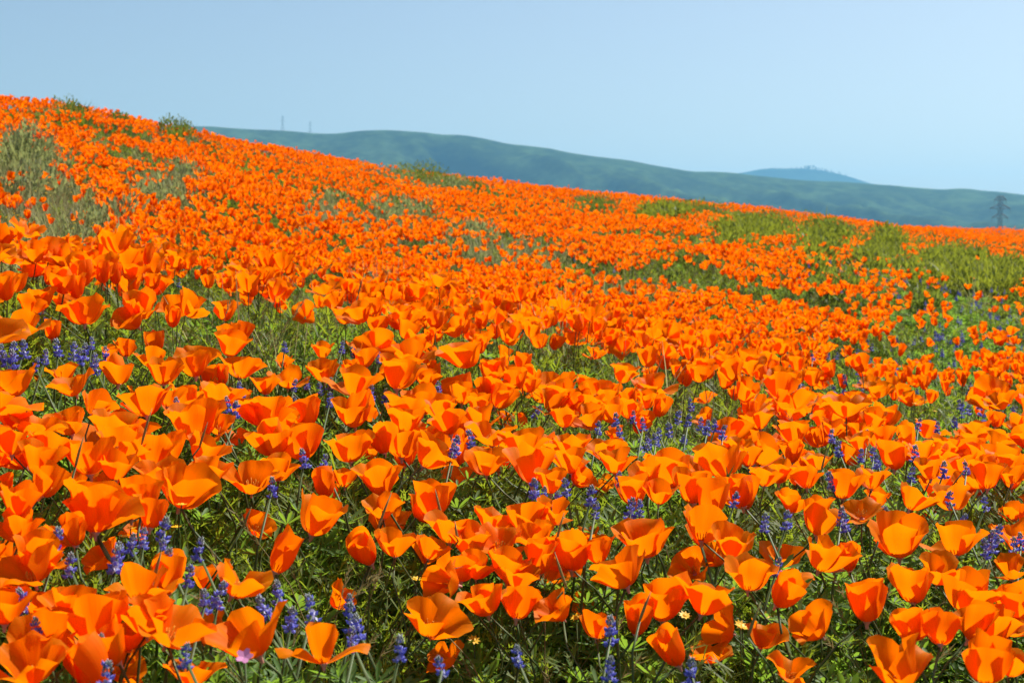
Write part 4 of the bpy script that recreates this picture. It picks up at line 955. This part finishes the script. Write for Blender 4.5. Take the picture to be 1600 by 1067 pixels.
# bleached and grey grass
gx2, gy2 = bands([(0, 3, .09), (3, 8, .10), (8, 14, .13), (14, 40, .24)])
gp = patch_at(gx2, gy2); dn = vnoise(gx2, gy2, .5, 12)
s = rng.random(len(gx2)) < np.clip((.45+.55*(dn > .45))*.85*gp['g']+.10*gp['w']+.25*gp['y'], 0, 1)
gg = variants('grey_grass_variant', [tuft_mb(k+150, 24, .31, .05, .0042, (.2, .9), (.02, .3)).mesh('grey_tuft', [M_greygrass]) for k in range(5)])
k = s.sum(); sc = rng.uniform(.75, 1.25, k)
scatter('grey_grass', 'silvery green grass in bands between the poppy drifts', np.stack([gx2[s], gy2[s], ground_z(gx2[s], gy2[s])-.01], -1), euler_rows(k, .1), np.stack([sc, sc, sc], -1), rng.integers(0, 5, k), gg)
s = rng.random(len(gx2)) < np.clip((vnoise(gx2, gy2, .38, 31)-.5)*1.8, 0, .38)*gp['g']*(gy2 > 4)
sm = variants('silver_variant', [bush_mb(k+800, .30, .15, 260, .027, 1.3).mesh('silver_mound', [M_silver]) for k in range(4)])
k = s.sum(); sc = rng.uniform(.7, 1.3, k)
scatter('silver_weeds', 'pale grey-green bushy weeds clumped in the grass bands', np.stack([gx2[s], gy2[s], ground_z(gx2[s], gy2[s])-.01], -1), euler_rows(k, .12), np.stack([sc, sc, sc], -1), rng.integers(0, 4, k), sm)
s = rng.random(len(gx2)) < np.clip(.34*gp['g']+.12*gp['d']+.06*(dn > .55)+.15*gp['y']+.02, 0, 1)
dg_ = variants('dry_grass_variant', [seedgrass_mb(k).mesh('dry_stalks', [M_dry]) for k in range(5)])
k = s.sum(); sc = rng.uniform(.75, 1.15, k)
scatter('dry_grass', 'bleached grass stalks with drooping bristly heads', np.stack([gx2[s], gy2[s], ground_z(gx2[s], gy2[s])-.01], -1), euler_rows(k, .1), np.stack([sc, sc, sc], -1), rng.integers(0, 5, k), dg_)
# yellow-green weeds of the bank: low leafy mounds
wx, wy = bands([(10, 30, .12)]); wp = patch_at(wx, wy)
s = rng.random(len(wx)) < wp['w']*.9
wv = variants('weed_variant', [bush_mb(k+350, .22, .14, 150, .030, .6).mesh('weed_mound', [M_weed]) for k in range(4)]+[tuft_mb(k+350, 34, .30, .09, .009, (.3, 1.1), (.05, .6)).mesh('weed_tuft', [M_weed]) for k in range(2)])
k = s.sum(); sc = rng.uniform(.7, 1.35, k)*(.85+.65*vnoise(wx[s], wy[s], .9, 14))
scatter('bank_weeds', 'tall yellow-green weeds on the bank below the far poppies', np.stack([wx[s], wy[s], ground_z(wx[s], wy[s])-.02], -1), euler_rows(k, .12), np.stack([sc*1.1, sc*1.1, sc], -1), rng.integers(0, 6, k), wv)
# lupine leaves
lx, ly = bands([(0, 3, .060), (3, 7, .085), (7, 16, .13)]); lp = patch_at(lx, ly)
s = rng.random(len(lx)) < np.clip(.9*lp['L']+.9*lp['b']+.9*lp['k']+.22*(ly < 2)+.13*(ly < 4)+.03, 0, 1)
lv = variants('lupine_leaf_variant', [lupine_plant_mb(k).mesh('lupine_leaves', [M_lupleaf]) for k in range(6)])
k = s.sum(); sc = rng.uniform(.75, 1.3, k)
scatter('lupine_foliage', 'bright green fingered lupine leaves in low carpets', np.stack([lx[s], ly[s], ground_z(lx[s], ly[s])-.01], -1), euler_rows(k, .14), np.stack([sc*1.2, sc*1.2, sc*1.15], -1), rng.integers(0, 6, k), lv)
# far lupine spikes
def whole_spike(seed):
    fl, bd, tip = spike_mbs(seed); mb = MB(); T = Matrix.Translation((0, 0, .20))
    mb.merge(fl, T, 0); mb.merge(bd, T, 1); mb.merge(tip, T, 2); tube(mb, [(0, 0, 0), (.004, 0, .1), (0, 0, .19)], [.0016, .0014, .0012], 3, 3, False)
    return mb.mesh('lupine_spike', [M_lupblue, M_lupwhite, M_lupbud, M_stem])
sv = variants('lupine_variant', [whole_spike(k) for k in range(5)])
s = (rng.random(len(lx)) < np.clip(.34*lp['L']+.55*lp['b']+.012, 0, .6)) & ((ly > 2.45) | (np.abs(lx/ly) > .39))
k = s.sum(); sc = rng.uniform(.8, 1.2, k)
scatter('lupine_field', 'blue lupine spikes scattered thickly through the green carpets', np.stack([lx[s], ly[s], ground_z(lx[s], ly[s])], -1), euler_rows(k, .12), np.stack([sc, sc, sc], -1), rng.integers(0, 5, k), sv)
# far goldfields
def gold_mb(seed, n=6, spread=.05, h=.2):
    rd = random.Random(seed); mb = MB()
    for k in range(n):
        a = rd.random()*6.28; q = spread*rd.random(); H = h*rd.uniform(.8, 1.15); c = Vector((math.cos(a)*q, math.sin(a)*q, H))
        tube(mb, [(c.x*.4, c.y*.4, 0), tuple(c)], [.0008, .0008], 3, 1, False)
        for p in range(8):
            t = 2*PI*p/8; e = Vector((math.cos(t), math.sin(t), .25)); f = Vector((-math.sin(t), math.cos(t), 0))
            mb.add([c, c+e*.004+f*.0016, c+e*.0075, c+e*.004-f*.0016], [(0, 1, 2, 3)], 0)
        mb.add([c+Vector((math.cos(2*PI*p/6)*.0028, math.sin(2*PI*p/6)*.0028, .001)) for p in range(6)]+[c+Vector((0, 0, .003))], [(p, (p+1) % 6, 6) for p in range(6)], 0)
    return mb
gv = variants('goldfield_variant', [gold_mb(k).mesh('goldfields', [M_gold, M_stem]) for k in range(3)])
s = rng.random(len(gx2)) < np.clip(.5*gp['y']+.10*gp['g']*(gy2 > 5)+.006, 0, 1)
k = s.sum(); sc = rng.uniform(.9, 1.3, k)
scatter('goldfields', 'tiny yellow goldfield flowers sprinkled through the grass', np.stack([gx2[s], gy2[s], ground_z(gx2[s], gy2[s])], -1), euler_rows(k, .1), np.stack([sc, sc, sc], -1), rng.integers(0, 3, k), gv)

# ---- lupines set one by one
SPK = [[m.mesh(nm, [mt]) for m, nm, mt in zip(spike_mbs(60+k), ('florets', 'banners', 'tip'), (M_lupblue, M_lupwhite, M_lupbud))] for k in range(6)]
PALM = [palmate_mb(500+k, .026).mesh('palmate_leaf', [M_lupleaf]) for k in range(5)]
STALK = []
for k in range(3):
    mb = MB(); a = k*2.1; tube(mb, [(0, 0, 0), (.05*math.cos(a), .05*math.sin(a), .4), (.03*math.cos(a), .03*math.sin(a), .75), (0, 0, 1)], [.0022, .0019, .0017, .0014], 5); STALK.append(mb.mesh('lupine_stem', [M_stem]))
lups = []
for i, (x, y, z) in enumerate(LUPINES):
    rd = random.Random(700+i); g = float(ground_z(x, y))-.01; s = rd.uniform(.72, 1.02); H = z-g
    root = empty('lupine', (x, y, g)); st = link('stem', STALK[i % 3], root); st.scale = (1, 1, H)
    q = Euler((rd.gauss(0, .14), rd.gauss(0, .14), rd.random()*6.28))
    for me, nm in zip(SPK[rd.randrange(6)], ('florets', 'banners', 'tip')):
        o = link(nm, me, root); o.location = (0, 0, H); o.rotation_euler = q; o.scale = (s,)*3; o['kind'] = 'stuff'
    for k in range(5):
        a = rd.random()*6.28; q_ = rd.uniform(.008, .028); o = link('leaf', PALM[rd.randrange(5)], root)
        o.location = (math.cos(a)*q_, math.sin(a)*q_, H*rd.uniform(.55, .88)-.012); o.rotation_euler = (rd.uniform(-.4, .4), rd.uniform(-.4, .4), a); o.scale = (rd.uniform(.8, 1.2),)*3
    a, b = to_px(x, y, z); lups.append((root, float(a), float(b)))
bins = {}
for r, a, b in lups:
    r['category'] = 'lupine'; r['group'] = 'blue lupines standing among the poppies'
    rw = next(t for y0, t in ROWS if b > y0); cl = next(t for x1, t in COLS if a < x1); bins.setdefault((rw, cl), []).append((a, r))
for (rw, cl), l in bins.items():
    l.sort(key=lambda t: t[0])
    for k, (a, r) in enumerate(l):
        r['label'] = ('only blue-violet lupine spike %s, %s' % (rw, cl)) if len(l) == 1 else '%s from left of the blue lupine spikes %s, %s' % (ORD[k], rw, cl)

# ---- tussocks, weeds and the silvery shrub
def tussock(seed, w, h, mat, n=260, wide=.012):
    """A rounded clump: leaves springing from all over its base, longest in the middle."""
    rd = random.Random(seed); mb = MB()
    for k in range(n):
        a = rd.random()*2*PI; q = rd.random()**.5; hh = h*(1-.55*q*q)*rd.uniform(.5, .98)
        blade(mb, (math.cos(a)*q*w*.5, math.sin(a)*q*w*.5, 0), a+rd.uniform(-1, 1), hh, wide*rd.uniform(.6, 1.2), rd.uniform(.1, .9), rd.uniform(0, .25)+.35*q, 3)
    m2 = bush_mb(seed+7, h*.92, w*.5, int(n*1.6), .030 if mat is not M_silver else .034, .7); mb.merge(m2)
    return mb.mesh('tussock', [mat])
TL = ['leafy green clump on the skyline beside the highest poppies', 'large silvery green shrub at the left edge of the slope', 'low grass clump below the highest poppies at top left', 'rounded dark green clump on the skyline where the hills begin',
      'small green clump just right of the rounded skyline clump', 'dull green clump above the silvery grass band, below the skyline', 'pale green clump on the crest in front of the hills, centre left', 'low green clump just below the crest clump, centre left',
      'lowest of three green clumps in a row below the crest', 'thin dark clump on the crest left of the green bank', 'dark green clump at the upper end of the green bank', 'dark bushy clump second along the top of the green bank',
      'tallest dark bushy clump in the middle of the green bank', 'dark bushy clump fourth along the top of the green bank', 'small dark clump low on the green bank, before its end', 'dark clump near the lower end of the green bank',
      'rounded dark green clump alone among poppies right of centre', 'long dark clump shading the poppies below mid-bank', 'low dark clump among poppies at the edge of the lupine flat', 'tiny clump in the poppies beyond the green bank',
      'low dark clump on the skyline left of the bank', 'grey green clump in the grass band, left of centre']
for i, (k, x, y, w, h) in enumerate(TUSSOCKS):
    mat = {'grey': M_silver, 'crest': M_tussock, 'low': M_tussock, 'dome': M_tussock, 'dark': M_tussock}[k]
    nm = 'shrub' if k == 'grey' else 'grass_clump'
    o = link(nm, tussock(900+i, w, h, mat, 700 if k == 'grey' else int(300+420*w), .014 if k == 'grey' else .022))
    o.location = (x, y, float(ground_z(x, y))-.02)
    tag(o, TL[i], 'shrub' if k == 'grey' else 'grass clump', None if k == 'grey' else 'green clumps among the far poppies')

# ---- seed pods on long stalks
M_pod = leaf_mat('poppy_pod', [(0, (0.22, 0.24, 0.06)), (1, (0.38, 0.28, 0.10))], 0.25, (0.4, 0.3, 0.08))
pb = []
for i, (x, y, z, L, side) in enumerate(PODS):
    rd = random.Random(1200+i); g = float(ground_z(x, y))-.01; root = empty('poppy_seed_pod', (x, y, g)); H = z-g+L*.3
    st = link('stem', STEMS[i % 5], root); st.scale = (.8, .8, H); ln = (.25 if side == 'r' else -.3)+rd.uniform(-.1, .1)
    mb = MB(); tube(mb, [(0, 0, 0), (0, 0, L*.15), (L*.02, 0, L*.55), (L*.06, 0, L)], [.0009, .0016, .0014, .0003], 6)
    o = link('pod', mb.mesh('pod', [M_pod]), root); o.location = (0, 0, H); o.rotation_euler = (rd.uniform(-.2, .2), ln, 0)
    a, b = to_px(x, y, z); pb.append((root, float(a), float(b)))
bins = {}
for r, a, b in pb:
    r['category'] = 'seed pod'; r['group'] = 'slender poppy seed pods'
    bins.setdefault((next(t for x1, t in COLS if a < x1),), []).append((b, r))
for (cl,), l in bins.items():
    l.sort(key=lambda t: t[0])
    for k, (b, r) in enumerate(l):
        r['label'] = ('only slender poppy seed pod standing up %s' % cl) if len(l) == 1 else '%s from top of the slender poppy seed pods %s' % (ORD[k], cl)

# ---- a few yellow goldfields and one pink flower close by
gb = []
one_gold = [gold_mb(70+k, 2, .008, 1.0) for k in range(3)]
for i, (x, y, z) in enumerate(GOLDFIELDS):
    if y > 4: continue
    g = float(ground_z(x, y)); mb = MB(); rd = random.Random(i)
    o = empty('goldfield_flower', (x, y, g)); H = z-g
    st = MB(); tube(st, [(0, 0, 0), (.004, .002, H*.5), (0, 0, H)], [.0009, .0009, .0008], 4); link('stem', st.mesh('goldfield_stem', [M_stem]), o)
    hd = MB()
    for p in range(9):
        t = 2*PI*p/9; e = Vector((math.cos(t), math.sin(t), .2)); f = Vector((-math.sin(t), math.cos(t), 0))
        hd.add([Vector((0, 0, 0)), e*.0045+f*.0018, e*.0085, e*.0045-f*.0018], [(0, 1, 2, 3)], 0)
    hd.add([Vector((math.cos(2*PI*p/7)*.003, math.sin(2*PI*p/7)*.003, .0008)) for p in range(7)]+[Vector((0, 0, .003))], [(p, (p+1) % 7, 7) for p in range(7)], 0)
    h_ = link('flower_head', hd.mesh('goldfield_head', [M_gold]), o); h_.location = (0, 0, H); h_.rotation_euler = (rd.uniform(.1, .6), rd.uniform(-.4, .4), 0)
    a, b = to_px(x, y, z); gb.append((o, float(a), float(b)))
gb.sort(key=lambda t: t[1])
for k, (o, a, b) in enumerate(gb):
    tag(o, '%s from left of the small yellow goldfield flowers low among leaves' % ORD[k], 'yellow flower', 'yellow goldfield flowers in front')
M_pink = plain_mat('pink_petal', (0.75, 0.30, 0.55), 0.5, trans=0.3)
x, y, z = PINK
g = float(ground_z(x, y)); o = empty('pink_flower', (x, y, g)); tag(o, 'tiny pink flower in front of a tilted poppy at bottom left', 'pink flower')
st = MB(); tube(st, [(0, 0, 0), (.006, 0, (z-g)*.5), (0, 0, z-g)], [.0011, .001, .0009], 4); link('stem', st.mesh('pink_stem', [M_stem]), o)
for p in range(5):
    t = 2*PI*p/5; e = Vector((math.cos(t), math.sin(t), .3)); f = Vector((-math.sin(t), math.cos(t), 0)); pm = MB()
    pm.add([Vector((0, 0, 0)), e*.004+f*.003, e*.0075+f*.0014, e*.0075-f*.0014, e*.004-f*.003], [(0, 1, 2, 3, 4)], 0)
    q = link('petal', pm.mesh('pink_petal', [M_pink]), o); q.location = (0, 0, z-g); q.rotation_euler = (.7, 0, 0)
